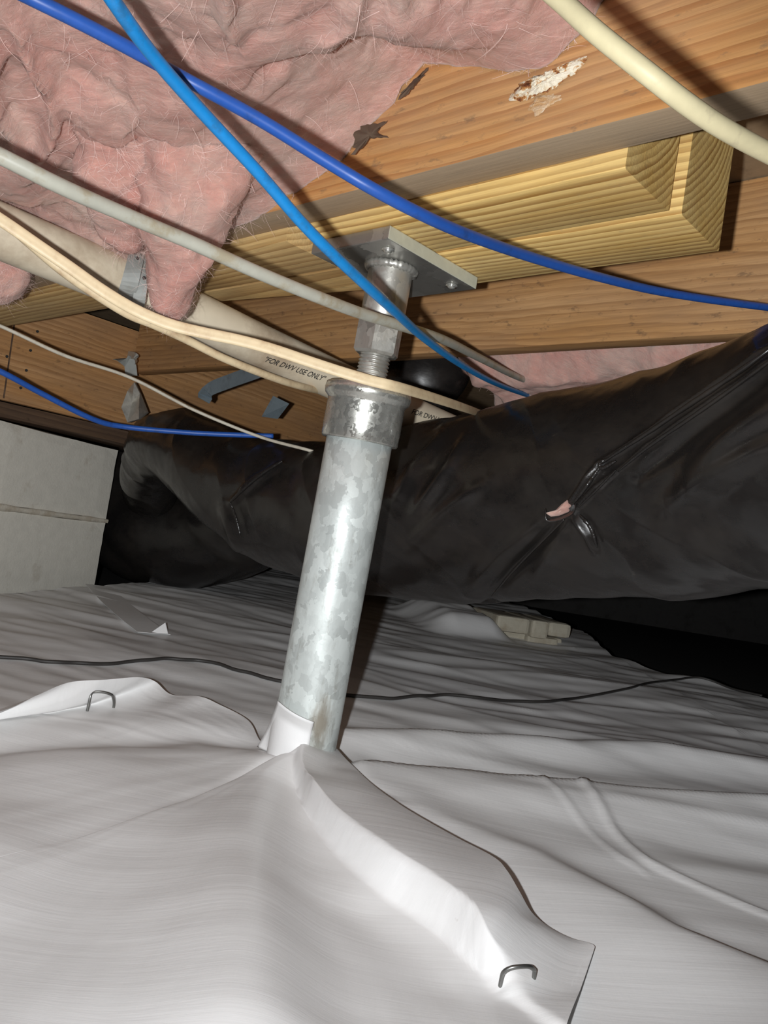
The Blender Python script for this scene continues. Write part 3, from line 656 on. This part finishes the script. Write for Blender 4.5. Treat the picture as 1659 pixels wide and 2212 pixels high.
# torn hole: pink fibre showing, curled plastic lips
def blob(name, pts, d, mat, parent, h=.006, seed=0):
    P = np.array(pts, float); c = P.mean(0); n = len(P); V = []
    for f in (1.0, .7, .35, .02):
        for i, q in enumerate(P):
            x = c + (q - c) * f; V.append(at(*x, d - h * (1 - f ** 2) * (1 + .7 * float(pn(x[0] * .2, x[1] * .2, seed)))))
    return mesh_obj(name, V, grid_faces(4, n, True) + [tuple(3 * n + i for i in range(n))], mat, parent, True)
_ob = bpy.data.objects['wrapped_trunk']; _co = np.empty(len(_ob.data.vertices) * 3); _ob.data.vertices.foreach_get('co', _co); _co = _co.reshape(-1, 3) - EYE
_dep = _co @ FW; _X = W / 2 + F * (_co @ RT) / _dep; _Y = H / 2 - F * (_co @ UP) / _dep
def surf_depth(px, py):
    m = np.hypot(_X - px, _Y - py) < 14
    return float(_dep[m].min()) if m.any() else 1.1
dT = surf_depth(1212, 1100)
blob('torn_fibre', [(1178, 1108), (1200, 1102), (1212, 1090), (1225, 1080), (1238, 1090), (1228, 1106), (1208, 1114), (1190, 1116)], dT - .002, M['pink'], trunk, .008)
ribbon('torn_lip', [at(1176, 1100, dT - .004), at(1182, 1122, dT - .008), at(1205, 1122, dT - .010), at(1235, 1108, dT - .012), at(1242, 1086, dT - .010)], FW + .3 * ZV, .010, M['black'], parent=trunk)
ribbon('torn_lip', [at(1236, 1092, dT - .008), at(1268, 1130, dT - .008), at(1290, 1180, dT - .004)], RT, .012, M['black'], parent=trunk)
def pinch(pts, r):
    C = catmull([(*p, 0) for p in pts], 26)[:, :2]; P = [at(x, y, surf_depth(x, y) - .0005) for x, y in C]; P = np.array(P)
    for _ in range(4): P[1:-1] = (P[:-2] + 2 * P[1:-1] + P[2:]) / 4
    n = 90; rr = r * np.sin(np.linspace(.25, math.pi - .12, n)) ** .4 * (1 + .25 * pn(np.linspace(0, 14, n), r * 900))
    return tube('pinched_fold', catmull(P, n), rr, M['black'], trunk, 10)
pinch([(1720, 712), (1600, 800), (1480, 880), (1380, 948), (1320, 985), (1298, 1002)], .0030); pinch([(1720, 738), (1600, 826), (1500, 897), (1400, 965), (1335, 1018)], .0024)
pinch([(1316, 990), (1296, 1000), (1300, 1012), (1330, 996)], .0030); pinch([(1300, 1003), (1268, 1048), (1238, 1088)], .0028); pinch([(1330, 1016), (1285, 1062), (1250, 1096)], .0016)
pinch([(610, 996), (570, 1020), (530, 1052), (498, 1084)], .0042); pinch([(498, 1086), (510, 1120), (520, 1160)], .0026)
pinch([(1252, 1112), (1276, 1140), (1290, 1182)], .0030); pinch([(1218, 1122), (1180, 1160), (1120, 1220), (1062, 1288)], .0020)
o = duct('branch_duct', [(700, 1060, 2.35), (560, 1130, 2.45), (430, 1165, 2.55), (320, 1150, 2.65), (240, 1060, 2.75), (200, 950, 2.8)], [.10, .13, .15, .16, .15, .14], 120, 70, (), .012, 5)
tag(o, 'black plastic-wrapped branch duct sagging to the liner between the block pier and the big duct', 'duct')
o = duct('duct_boot', [(930, 690, 1.80), (925, 760, 1.76), (915, 830, 1.74), (905, 890, 1.80)], [.085, .09, .085, .05], 90, 70, (), .012, 11)
tag(o, 'black plastic-wrapped duct boot hanging right of the screw thread', 'duct')

# ------------------------------------------------------------------ pink insulation
def batt(name, s0, s1, t0, t1, zfun, ds, dt, ztop, label, seed=0, tri_edge=None):
    ns, nt_ = int((s1 - s0) / ds) + 1, int((t1 - t0) / dt) + 1
    S, T = np.meshgrid(np.linspace(s0, s1, ns), np.linspace(t0, t1, nt_), indexing='ij'); Z = zfun(S, T)
    jit = .006 * fbm(S * 30, T * 30, Z * 30 + seed, 2); S2 = S + jit; T2 = T + .006 * fbm(S * 30 + 9, T * 30, Z * 30 + seed, 2)
    if tri_edge: S2 = S2 + tri_edge(S, T)
    lo = S2[..., None] * E1 + T2[..., None] * E2 + (Z + CAMH)[..., None] * ZV
    V = lo.reshape(-1, 3).tolist(); Fs = [f[::-1] for f in grid_faces(ns, nt_)]
    rim = [i * nt_ for i in range(ns)] + [(ns - 1) * nt_ + j for j in range(1, nt_)] + [i * nt_ + nt_ - 1 for i in range(ns - 2, -1, -1)] + [j for j in range(nt_ - 2, 0, -1)]
    b0 = len(V); Lo = lo.reshape(-1, 3)
    for i in rim: V.append([Lo[i, 0], Lo[i, 1], ztop + CAMH])
    m = len(rim)
    for k in range(m): Fs.append((rim[k], rim[(k + 1) % m], b0 + (k + 1) % m, b0 + k))
    Fs.append(tuple(b0 + k for k in range(m))[::-1])
    o = mesh_obj(name, V, Fs, M['pink'], None, True); return tag(o, label, 'insulation')
_ks = np.array([-2.2, -1.6, -1.25, -1.05, -.833, -.702, -.628, -.60, -.566, -.535, -.49, -.432, -.40, -.386, -.352, -.35, -.2, 1.2])
_kz = np.array([.36, .36, .345, .33, .345, .368, .395, .417, .437, .462, .445, .424, .416, .422, .445, .458, .48, .48])
def billow(S, T, seed):
    w1 = .05 * fbm(S * 4, T * 4, seed, 2); a = fbm((S + w1) * 5, (T - w1) * 7, seed, 3); b = fbm((S + w1) * 13, (T + w1) * 17, seed + 3, 3)
    c = fbm((S * .6 + T) * 9 + 3 * w1, (S - .6 * T) * 3.2, seed + 8, 2)
    return .024 * a + .014 * (np.abs(b) - .3) * sstep(-.4, .5, a) - .030 * np.exp(-(c / .14) ** 2) * sstep(-.2, .6, pn(S * 3, T * 3, seed + 5)) + .0022 * fbm(S * 60, T * 70, seed, 2) + .010 * fbm(S * 2, T * 2, seed + 1, 2)
def z_near(S, T):
    edge = np.interp(S, _ks, _kz); w = sstep(.30, .52, T)
    inner = .352 + .05 * sstep(-.55, -.2, S) - .016 * sstep(-.7, -1.0, S)
    z = inner * (1 - w) + edge * w - .0 
    z = z + billow(S, T, 2.0) * (1 - .75 * sstep(.44, .525, T))
    z = z - .030 * np.exp(-((S + .93) / .14) ** 2 - ((T - .49) / .06) ** 2)
    return z
near_batt = batt('insulation_batt', -2.08, .6, -.05, .5295, z_near, .0045, .0042, .595, 'large pink fibreglass batt filling the joist bay at the top left')
def z_under(S, T): return .350 + billow(S, T, 5.0) * .7 + .02 * sstep(.02, .0, np.abs(T - .55) - .0) * 0
def tuft(name, P, R_, parent, label=None, seed=0, nu=60, nv=44):
    C4 = catmull(np.array([[*p, r] for p, r in zip(P, R_)]), nu); C = C4[:, :3]; r = C4[:, 3]; T, N, B = frames(C); a = np.linspace(0, 2 * math.pi, nv, endpoint=False)
    Dr = np.cos(a)[None, :, None] * N[:, None, :] + np.sin(a)[None, :, None] * B[:, None, :]; Q = C[:, None] + r[:, None, None] * Dr
    x, y, z = Q[..., 0], Q[..., 1], Q[..., 2]
    d = .30 * r[:, None] * fbm(x * 20 + seed, y * 20, z * 11, 3, .5) + .0015 * fbm(x * 90, y * 90, z * 40 + seed, 2)
    Q = Q + d[..., None] * Dr
    return mesh_obj(name, Q.reshape(-1, 3), grid_faces(nu, nv, True) + [tuple(range(nv))[::-1], tuple((nu - 1) * nv + k for k in range(nv))], M['pink'], parent, True)
tuft('loose_tuft', [at(412, 380, .80) + ZV * .05, at(398, 470, .835) + ZV * .012, at(383, 545, .865), at(374, 610, .89), at(368, 660, .905), at(366, 690, .912)], [.060, .050, .036, .029, .024, .010], near_batt, seed=1)
tuft('loose_tuft', [at(250, 390, .80) + ZV * .05, at(262, 440, .83) + ZV * .015, at(270, 480, .86), at(272, 512, .885), at(270, 536, .90)], [.050, .040, .028, .018, .008], near_batt, seed=4)
tuft('loose_tuft', [at(-90, 520, 1.1), at(-40, 560, 1.12), at(0, 600, 1.14), at(22, 640, 1.16)], [.06, .055, .045, .020], near_batt, seed=9)
def z_far(S, T): return .345 - .06 * sstep(1.2, 1.6, T) + billow(S, T, 11.0) * .8 + .06 * (1 - sstep(1.16, 1.24, T)) + .12 * (1 - sstep(-1.06, -.96, S + .05 * pn(T * 9, 2.2)))
far_batt = batt('insulation_batt', -1.08, .9, 1.162, 1.75, z_far, .006, .006, .59, 'pink fibreglass batt behind the rear joist, above the big black duct', 4, lambda S, T: np.where(S < -1.0, .05 * fbm(T * 12, S * 3, 0, 3), 0))
def fibres(parent, objs, n, lim, seed, LR=(.008, .03), WR=(.00008, .00022), cv=.5, name='loose_fibres'):
    r2 = np.random.default_rng(seed); V = []; Fs = []
    for ob, share in objs:
        me = ob.data; co = np.empty(len(me.vertices) * 3); me.vertices.foreach_get('co', co); co = co.reshape(-1, 3)
        nn = np.empty(len(me.vertices) * 3); me.vertices.foreach_get('normal', nn); nn = nn.reshape(-1, 3)
        rel = co - EYE; dep = rel @ FW; X = W / 2 + F * (rel @ RT) / dep; Y = H / 2 - F * (rel @ UP) / dep
        ok = np.where((X > lim[0]) & (X < lim[1]) & (Y > lim[2]) & (Y < lim[3]) & (dep > .1))[0]
        if not len(ok): continue
        for k in r2.choice(ok, int(n * share)):
            p, nr = co[k], nn[k]; t = r2.normal(size=3); t -= nr * (t @ nr) * .8; t /= np.linalg.norm(t); b = np.cross(t, nr); b /= np.linalg.norm(b) + 1e-9
            L_ = r2.uniform(*LR); cur = r2.normal() * cv; lift = abs(r2.normal()) * .12; w = r2.uniform(*WR); base_i = len(V); m = 7
            for q in range(m):
                u = q / (m - 1); c = p + t * L_ * u + b * L_ * cur * u * u + nr * (.0006 + lift * L_ * math.sin(u * 2.6))
                V.append(c - b * w * (1 - .6 * u)); V.append(c + b * w * (1 - .6 * u))
            for q in range(m - 1): a0 = base_i + 2 * q; Fs.append((a0, a0 + 1, a0 + 3, a0 + 2))
    o = mesh_obj(name, V, Fs, M['fibre'], parent); o['kind'] = 'stuff'; return o
M['fibre'] = plain('pink_fibre', (.78, .56, .50), .8)
fibres(far_batt, [(far_batt, 1.0)], 2500, (900, 1659, 680, 960), 5)
fibres(near_batt, [(near_batt, .8)] + [(c, .07) for c in near_batt.children if c.name.startswith('loose_tuft')], 20000, (-60, 1400, -60, 760), 3)
fibres(near_batt, [(near_batt, 1.0)], 260, (-60, 1250, -60, 520), 17, (.02, .05), (.0002, .0005), .8, 'fibre_wisps')
# dark jagged patches standing for a split and a crack at the batt edge
for k, (pp, d) in enumerate((([(765, 285), (790, 270), (835, 262), (815, 285), (838, 296), (800, 300), (785, 318), (762, 328)], .79), ([(858, 212), (880, 186), (924, 146), (918, 160), (894, 188), (872, 212)], .765))):
    o = blob('dark_split', jag(pp, .3, k), d, M['scrap'], near_batt, .006, k)

# ------------------------------------------------------------------ ground liner
pad = empty('footing_pad', at(1100, 1390, 2.45)); tag(pad, 'low footing pad with pale bricks half wrapped in liner below the big duct', 'footing')
pc = at(1100, 1340, 2.65); pax = np.array([1.0, .25, 0]); pax /= np.linalg.norm(pax); pay = np.array([-pax[1], pax[0], 0])
FLOOR = 0.0
def wz(x, y, lift): return onz(x, y, lift)
edgeN_px = [(-420, 1640, .02), (-200, 1590, .03), (0, 1537, .036), (80, 1502, .044), (150, 1474, .052), (230, 1468, .052), (300, 1463, .050), (335, 1472, .038), (370, 1500, .026), (430, 1504, .032), (470, 1520, .028), (535, 1555, .020), (562, 1600, .010), (600, 1632, .010), (648, 1656, .010),
            (668, 1640, .014), (694, 1620, .020), (719, 1611, .026), (750, 1642, .026), (800, 1690, .028), (850, 1728, .030), (900, 1760, .030), (985, 1808, .030), (1065, 1850, .032), (1095, 1880, .034), (1122, 1925, .030), (1150, 1972, .018), (1190, 2004, .006), (1235, 2026, .006), (1284, 2043, .009), (1262, 2075, .008), (1238, 2115, .007), (1215, 2165, .006), (1195, 2230, .008), (1170, 2340, .008), (1130, 2600, .006)]
EN = np.array([[*wz(x, y, l)[:2], l] for x, y, l in edgeN_px])   # sheet edge, traced on the floor with its lift
foldL = [(636, 1664), (640, 1700), (700, 1795), (780, 1880), (900, 1962), (1020, 2055), (1095, 2112), (1140, 2150)]
foldR = [(648, 1660), (668, 1688), (745, 1762), (850, 1842), (900, 1872), (1000, 1945), (1080, 2030), (1150, 2095), (1165, 2150)]
FLw = np.array([wz(x, y, .012)[:2] for x, y in foldL]); FRw = np.array([wz(x, y, .034)[:2] for x, y in foldR])
FLw = catmull(np.c_[FLw, np.zeros(len(FLw))], 90)[:, :2]; FRw = catmull(np.c_[FRw, np.zeros(len(FRw))], 90)[:, :2]
colxy = axz(.0)[:2]
def PW(pts, z=0.0): return np.array([wz(x, y, z)[:2] for x, y in pts])
valley = PW([(-300, 1660), (0, 1632), (250, 1615), (420, 1612), (530, 1628)]); ridge1 = PW([(590, 1690), (560, 1800), (540, 1950), (525, 2250)])
vall2 = PW([(640, 1740), (640, 1900), (700, 2050), (760, 2200)]); vall3 = PW([(800, 1990), (880, 2060), (960, 2140)])
vall4 = PW([(-100, 1730), (100, 1760), (200, 1850), (150, 2000)])
def hN(X, Y):
    h = .012 * fbm(X * 2.6, Y * 3.0, 1.0, 2) + .0016 * fbm(X * 8, Y * 10, 2.0, 2)
    dl, sl, pl = pl_dist(X, Y, FLw); dr, sr, pr = pl_dist(X, Y, FRw)
    inL = np.where(sl < 0, -1, 1) * dl; tot = dl + dr + 1e-6
    # rises from the left fold line to the right one, and stays up as far as the sheet's edge
    right = (sl > 0); up = np.where(right, np.clip(dl / tot, 0, 1), 0); up = np.where(right & (sr > 0), 1.0, up)
    fade = (.45 + .55 * sstep(.0, .3, pl)) * (1 - .85 * sstep(.86, 1.0, pl)); far = np.exp(-(np.maximum(dr - .12, 0) / .06) ** 2)
    h = h * (1 - .5 * up) + .030 * sstep(0, 1, up) * fade * np.where(right, far, 1)
    for P, a, w in ((valley, -.012, .035), (ridge1, .016, .045), (vall2, -.010, .05), (vall3, -.006, .03), (vall4, -.008, .06)):
        d, s, p = pl_dist(X, Y, P); h = h + a * np.exp(-(d / w) ** 2)
    dc = np.hypot(X - colxy[0], Y - colxy[1]); th = np.arctan2(Y - colxy[1], X - colxy[0])
    h = h + .010 * np.exp(-(np.maximum(dc - .04, 0) / .06) ** 2)
    left = sstep(0, .03, -inL)
    h = h + left * (.0006 * fbm(th * 14 + 2.0 * np.exp(-dc * 2), dc * 2.0, 3.0, 3)) * np.clip(dc / .12, 0, 1)
    return h + .012
def sweep_sheet(name, E, Nn, nu, nv, hf, lift, power, mat, label, th=.0006, decay=.075, parent=None):
    Ec = catmull(E, nu); Nc = catmull(Nn, nu); v = np.linspace(0, 1, nv) ** power
    X = Ec[:, None, 0] * (1 - v) + Nc[:, None, 0] * v; Y = Ec[:, None, 1] * (1 - v) + Nc[:, None, 1] * v
    Z = hf(X, Y)
    if lift:
        for _ in range(14): Z[1:-1] = (Z[:-2] + 2 * Z[1:-1] + Z[2:]) / 4
    if lift:
        dist = np.hypot(X - Ec[:, None, 0], Y - Ec[:, None, 1]); Z = Z + (Ec[:, 2] - Z[:, 0])[:, None] * np.exp(-dist / decay)
    V = np.stack([X, Y, Z], -1).reshape(-1, 3)
    return mesh_obj(name, V, grid_faces(nu, nv), mat, parent, True), V.reshape(nu, nv, 3)
NN = np.array([[-1.5, -.25, 0], [-.8, -.3, 0], [-.3, -.3, 0], [.0, -.32, 0], [.04, -.32, 0]])
liner_near, LN = sweep_sheet('ground_liner', EN, NN, 760, 260, hN, True, 1.25, M['liner'], '')
tag(liner_near, 'bright white ground liner sheet in front, slit around the jack post base', 'liner')

polyN = np.vstack([EN[:, :2], [[.1, -.4], [-1.6, -.4]]])
farE_px = [(-900, 1235), (-300, 1255), (0, 1262), (210, 1258), (330, 1250), (480, 1246)]
FE = [onz(x, y, .06)[:2] for x, y in farE_px] + [np.array((-.6, 4.6)), np.array((.4, 5.2)), onz(1190, 1330, .09)[:2], onz(1330, 1387, .09)[:2], onz(1480, 1425, .09)[:2], onz(1659, 1467, .09)[:2], onz(1900, 1530, .09)[:2], onz(2400, 1650, .09)[:2]]
FE = np.array([[*p, .03] for p in FE])
FNr = np.array([[-1.7, .3, 0], [-.9, .2, 0], [-.2, .15, 0], [.2, .1, 0], [.7, .05, 0], [1.1, .05, 0]])
roll = PW([(700, 1642), (780, 1650), (1000, 1668), (1250, 1690), (1450, 1714), (1659, 1736), (1950, 1770)], .02)
roll2 = PW([(760, 1590), (900, 1596), (1150, 1615), (1400, 1640), (1800, 1690)], .01)
roll3 = PW([(905, 1757), (1000, 1790), (1150, 1840), (1300, 1920), (1450, 2010), (1700, 2120)], .01)
roll4 = PW([(1240, 1690), (1330, 1780), (1400, 1840), (1520, 1890), (1700, 1960)], .01)
creaseA = PW([(1150, 1685), (1250, 1760), (1340, 1830), (1400, 1860)], .01)
def hF(X, Y):
    near = sstep(.55, 1.1, Y)
    right = sstep(-.15, .5, X)
    w = fbm(X * .9, Y * 3.2, 4.0, 2); w2 = fbm((X + .35 * Y) * 1.5, (Y - .16 * X) * 6.5, 6.0, 2); w3 = fbm((X - .5 * Y) * 2.0, (Y + .45 * X) * 8, 9.0, 2)
    h = .012 * near * w + .0065 * (.2 + .8 * near) * (1 - 2 * np.abs(w2)) * sstep(.3, .8, Y) * (.25 + .75 * right) + .0035 * near * (1 - 2 * np.abs(w3)) * (1 - .6 * right) + .0004 * fbm(X * 16, Y * 26, 1.0, 2) * near + .030 * np.clip(Y - .9, 0, 9)
    pu = (X - pc[0]) * pax[0] + (Y - pc[1]) * pax[1]; pv = (X - pc[0]) * pay[0] + (Y - pc[1]) * pay[1]
    h = h + .062 * sstep(-.32, -.20, pu) * sstep(.0, -.09, pu) * sstep(-.14, -.02, pv) * sstep(.45, .3, pv)
    d, s, p = pl_dist(X, Y, roll); sd = d * np.where(s < 0, 1, -1)      # + on the near side
    h = h + .026 * np.where(sd > 0, np.exp(-(sd / .12) ** 2), np.exp(-(sd / .028) ** 2)) * sstep(0, .06, p)
    d, s, p = pl_dist(X, Y, roll2); sd = d * np.where(s < 0, 1, -1); h = h + .014 * np.where(sd > 0, np.exp(-(sd / .05) ** 2), np.exp(-(sd / .03) ** 2))
    d, s, p = pl_dist(X, Y, roll3); sd = d * np.where(s < 0, 1, -1); h = h + (.006 + .014 * p) * np.where(sd > 0, np.exp(-(sd / .10) ** 2), np.exp(-(sd / .03) ** 2))
    d, s, p = pl_dist(X, Y, roll4); h = h + .0035 * np.exp(-(d / .006) ** 2)
    d, s, p = pl_dist(X, Y, creaseA); h = h + .002 * np.exp(-(d / .004) ** 2)
    ins = inside(X, Y, polyN); dd, _, _ = pl_dist(X, Y, EN[::1]); h = h - np.where(ins, .03 * sstep(0, .05, dd), 0)
    dc = np.hypot(X - colxy[0], Y - colxy[1])
    return h - .004
liner_far, LF = sweep_sheet('ground_liner', FE, FNr, 520, 420, hF, False, 1.0, M['liner'], '')
tag(liner_far, 'creased white ground liner sheet behind the jack post, running under the black duct', 'liner')

# liner tab taped up the front of the post
def tab():
    n, m = 16, 22; V = []
    TLp, TRp, BRp, BLp = at(601, 1514, .915), at(678, 1559, .900), wz(650, 1656, .011), wz(556, 1613, .011)
    for j in range(m):
        v = j / (m - 1); l = TLp * (1 - v) + BLp * v; r = TRp * (1 - v) + BRp * v
        for i in range(n):
            u = i / (n - 1); p = l * (1 - u) + r * u
            bulge = .010 * 4 * u * (1 - u) * (1 - v) + .000; sag = .012 * math.sin(math.pi * v) * (1 if v > 0 else 0)
            p = p + (-FW) * bulge + FW * sag * .9 - ZV * sag * .5
            dv = p - axz(p[2]); dv[2] = 0; q = np.linalg.norm(dv)
            if q < RP + .0015: p = p + dv / q * (RP + .0015 - q)
            V.append(p)
    o = mesh_obj('collar_tab', V, grid_faces(m, n), M['liner'], liner_near, True)
    sm = o.modifiers.new('thick', 'SOLIDIFY'); sm.thickness = .0008; return o
tab()

# raised pad under the duct, with pale bricks showing past the liner
def padbox(name, x0, x1, y0, y1, z0, z1, mat, taper=0.0, rnd=.006):
    bm = box_bm(x1 - x0, y1 - y0, z1 - z0, rnd)
    for v in bm.verts:
        if v.co.z < 0: v.co.x *= 1 + taper; v.co.y *= 1 + taper
    Mx = Matrix(((pax[0], pay[0], 0, pc[0]), (pax[1], pay[1], 0, pc[1]), (0, 0, 1, 0), (0, 0, 0, 1)))
    bmesh.ops.translate(bm, vec=((x0 + x1) / 2, (y0 + y1) / 2, (z0 + z1) / 2), verts=bm.verts); bmesh.ops.transform(bm, matrix=Mx, verts=bm.verts)
    return bm_obj(name, bm, mat, pad)
padbox('concrete_base', -.18, .20, .0, .25, -.04, .066, M['stone'], .0, .01)
padbox('brick', -.06, .055, -.045, .2, .066, .118, M['stone'], 0, .012); padbox('brick', .06, .12, -.05, .2, .06, .118, M['stone'], 0, .01); padbox('brick', .125, .21, -.035, .2, .07, .119, M['stone'], 0, .016)
padbox('brick', .06, .17, -.03, .0, -.01, .064, M['stone'], 0, .008)

# ------------------------------------------------------------------ staples, floor wire, crumbs
_hc = {}
def h_at(px, py, G):
    if id(G) not in _hc:
        P = G.reshape(-1, 3) - EYE; dep = P @ FW; _hc[id(G)] = (P, dep, W / 2 + F * (P @ RT) / dep, H / 2 - F * (P @ UP) / dep)
    P, dep, X, Y = _hc[id(G)]
    k = np.argpartition(np.hypot(X - px, Y - py), 6)[:6]; return P[k[np.argmin(dep[k])]] + EYE
def staple(pts, label):
    A, B = h_at(*pts[0], LN), h_at(*pts[-1], LN); da, db = float((A - EYE) @ FW), float((B - EYE) @ FW); d = (da + db) / 2; n = len(pts) - 1
    P = [A - ZV * .02] + [at(*p, da + (db - da) * k / n - .001 - .006 * math.sin(math.pi * k / n)) for k, p in enumerate(pts)] + [B - ZV * .02]
    o = tube('landscape_staple', catmull(P, 60), .0016 * d / .95 if d > .95 else .0014, M['staple'], None, 10); return tag(o, label, 'staple', 'landscape staples in the liner')
staple([(194, 1510), (197, 1499), (203, 1495), (222, 1495), (239, 1500), (244, 1506), (246, 1524)], 'steel landscape staple in the raised liner edge left of the post')
staple([(1083, 2115), (1089, 2099), (1103, 2091), (1122, 2088), (1142, 2088), (1152, 2094), (1154, 2105)], 'steel landscape staple pinching the liner fold at the lower right')
fw_px = [(-150, 1410), (0, 1419), (120, 1430), (220, 1433), (330, 1424), (440, 1427), (520, 1448), (590, 1466), (670, 1485), (740, 1500), (850, 1508), (960, 1502), (1070, 1513), (1180, 1516), (1300, 1500), (1400, 1478), (1500, 1462), (1590, 1438), (1659, 1405)]
P = [h_at(x, y, LF) + ZV * .004 for x, y, _ in catmull([(*p, 0) for p in fw_px], 110)]
P = np.array(P); P[1:-1] = (P[:-2] + 2 * P[1:-1] + P[2:]) / 4
o = tube('floor_wire', catmull(P, 330), .0030, M['floorwire'], None, 10); tag(o, 'thin dark wire snaking over the liner behind the jack post', 'wire')

def strip(name, pts, w, lift, mat, label, cat, th=.0006):
    C = catmull([h_at(x, y, LF) + ZV * lift for x, y in pts], 24); T = np.gradient(C, axis=0); T[:, 2] = 0; T /= np.linalg.norm(T, axis=1)[:, None]; V = []
    for c, t in zip(C, T):
        b = np.array([-t[1], t[0], 0]); V += [c - b * w / 2, c + b * w / 2, c + b * w / 2 + ZV * th, c - b * w / 2 + ZV * th]
    return tag(mesh_obj(name, V, grid_faces(24, 4, True) + [(3, 2, 1, 0), (92, 93, 94, 95)], mat), label, cat)
strip('tape_strip', [(212, 1266), (245, 1300), (290, 1338), (335, 1368)], .07, .004, M['liner'], 'strip of white seam tape leading away from the foot of the block pier', 'tape')
a = h_at(330, 1366, LF) + ZV * .004; b = h_at(366, 1369, LF) + ZV * .004; c = at(357, 1345, (a - EYE) @ FW + .02)
o = mesh_obj('liner_scrap', [a, b, c, a + FW * .004, b + FW * .004, c + FW * .004], [(0, 1, 2), (5, 4, 3), (0, 3, 4, 1), (1, 4, 5, 2), (2, 5, 3, 0)], M['liner']); tag(o, 'small upturned white liner scrap at the end of the tape strip', 'scrap')
bpy.context.view_layer.update()
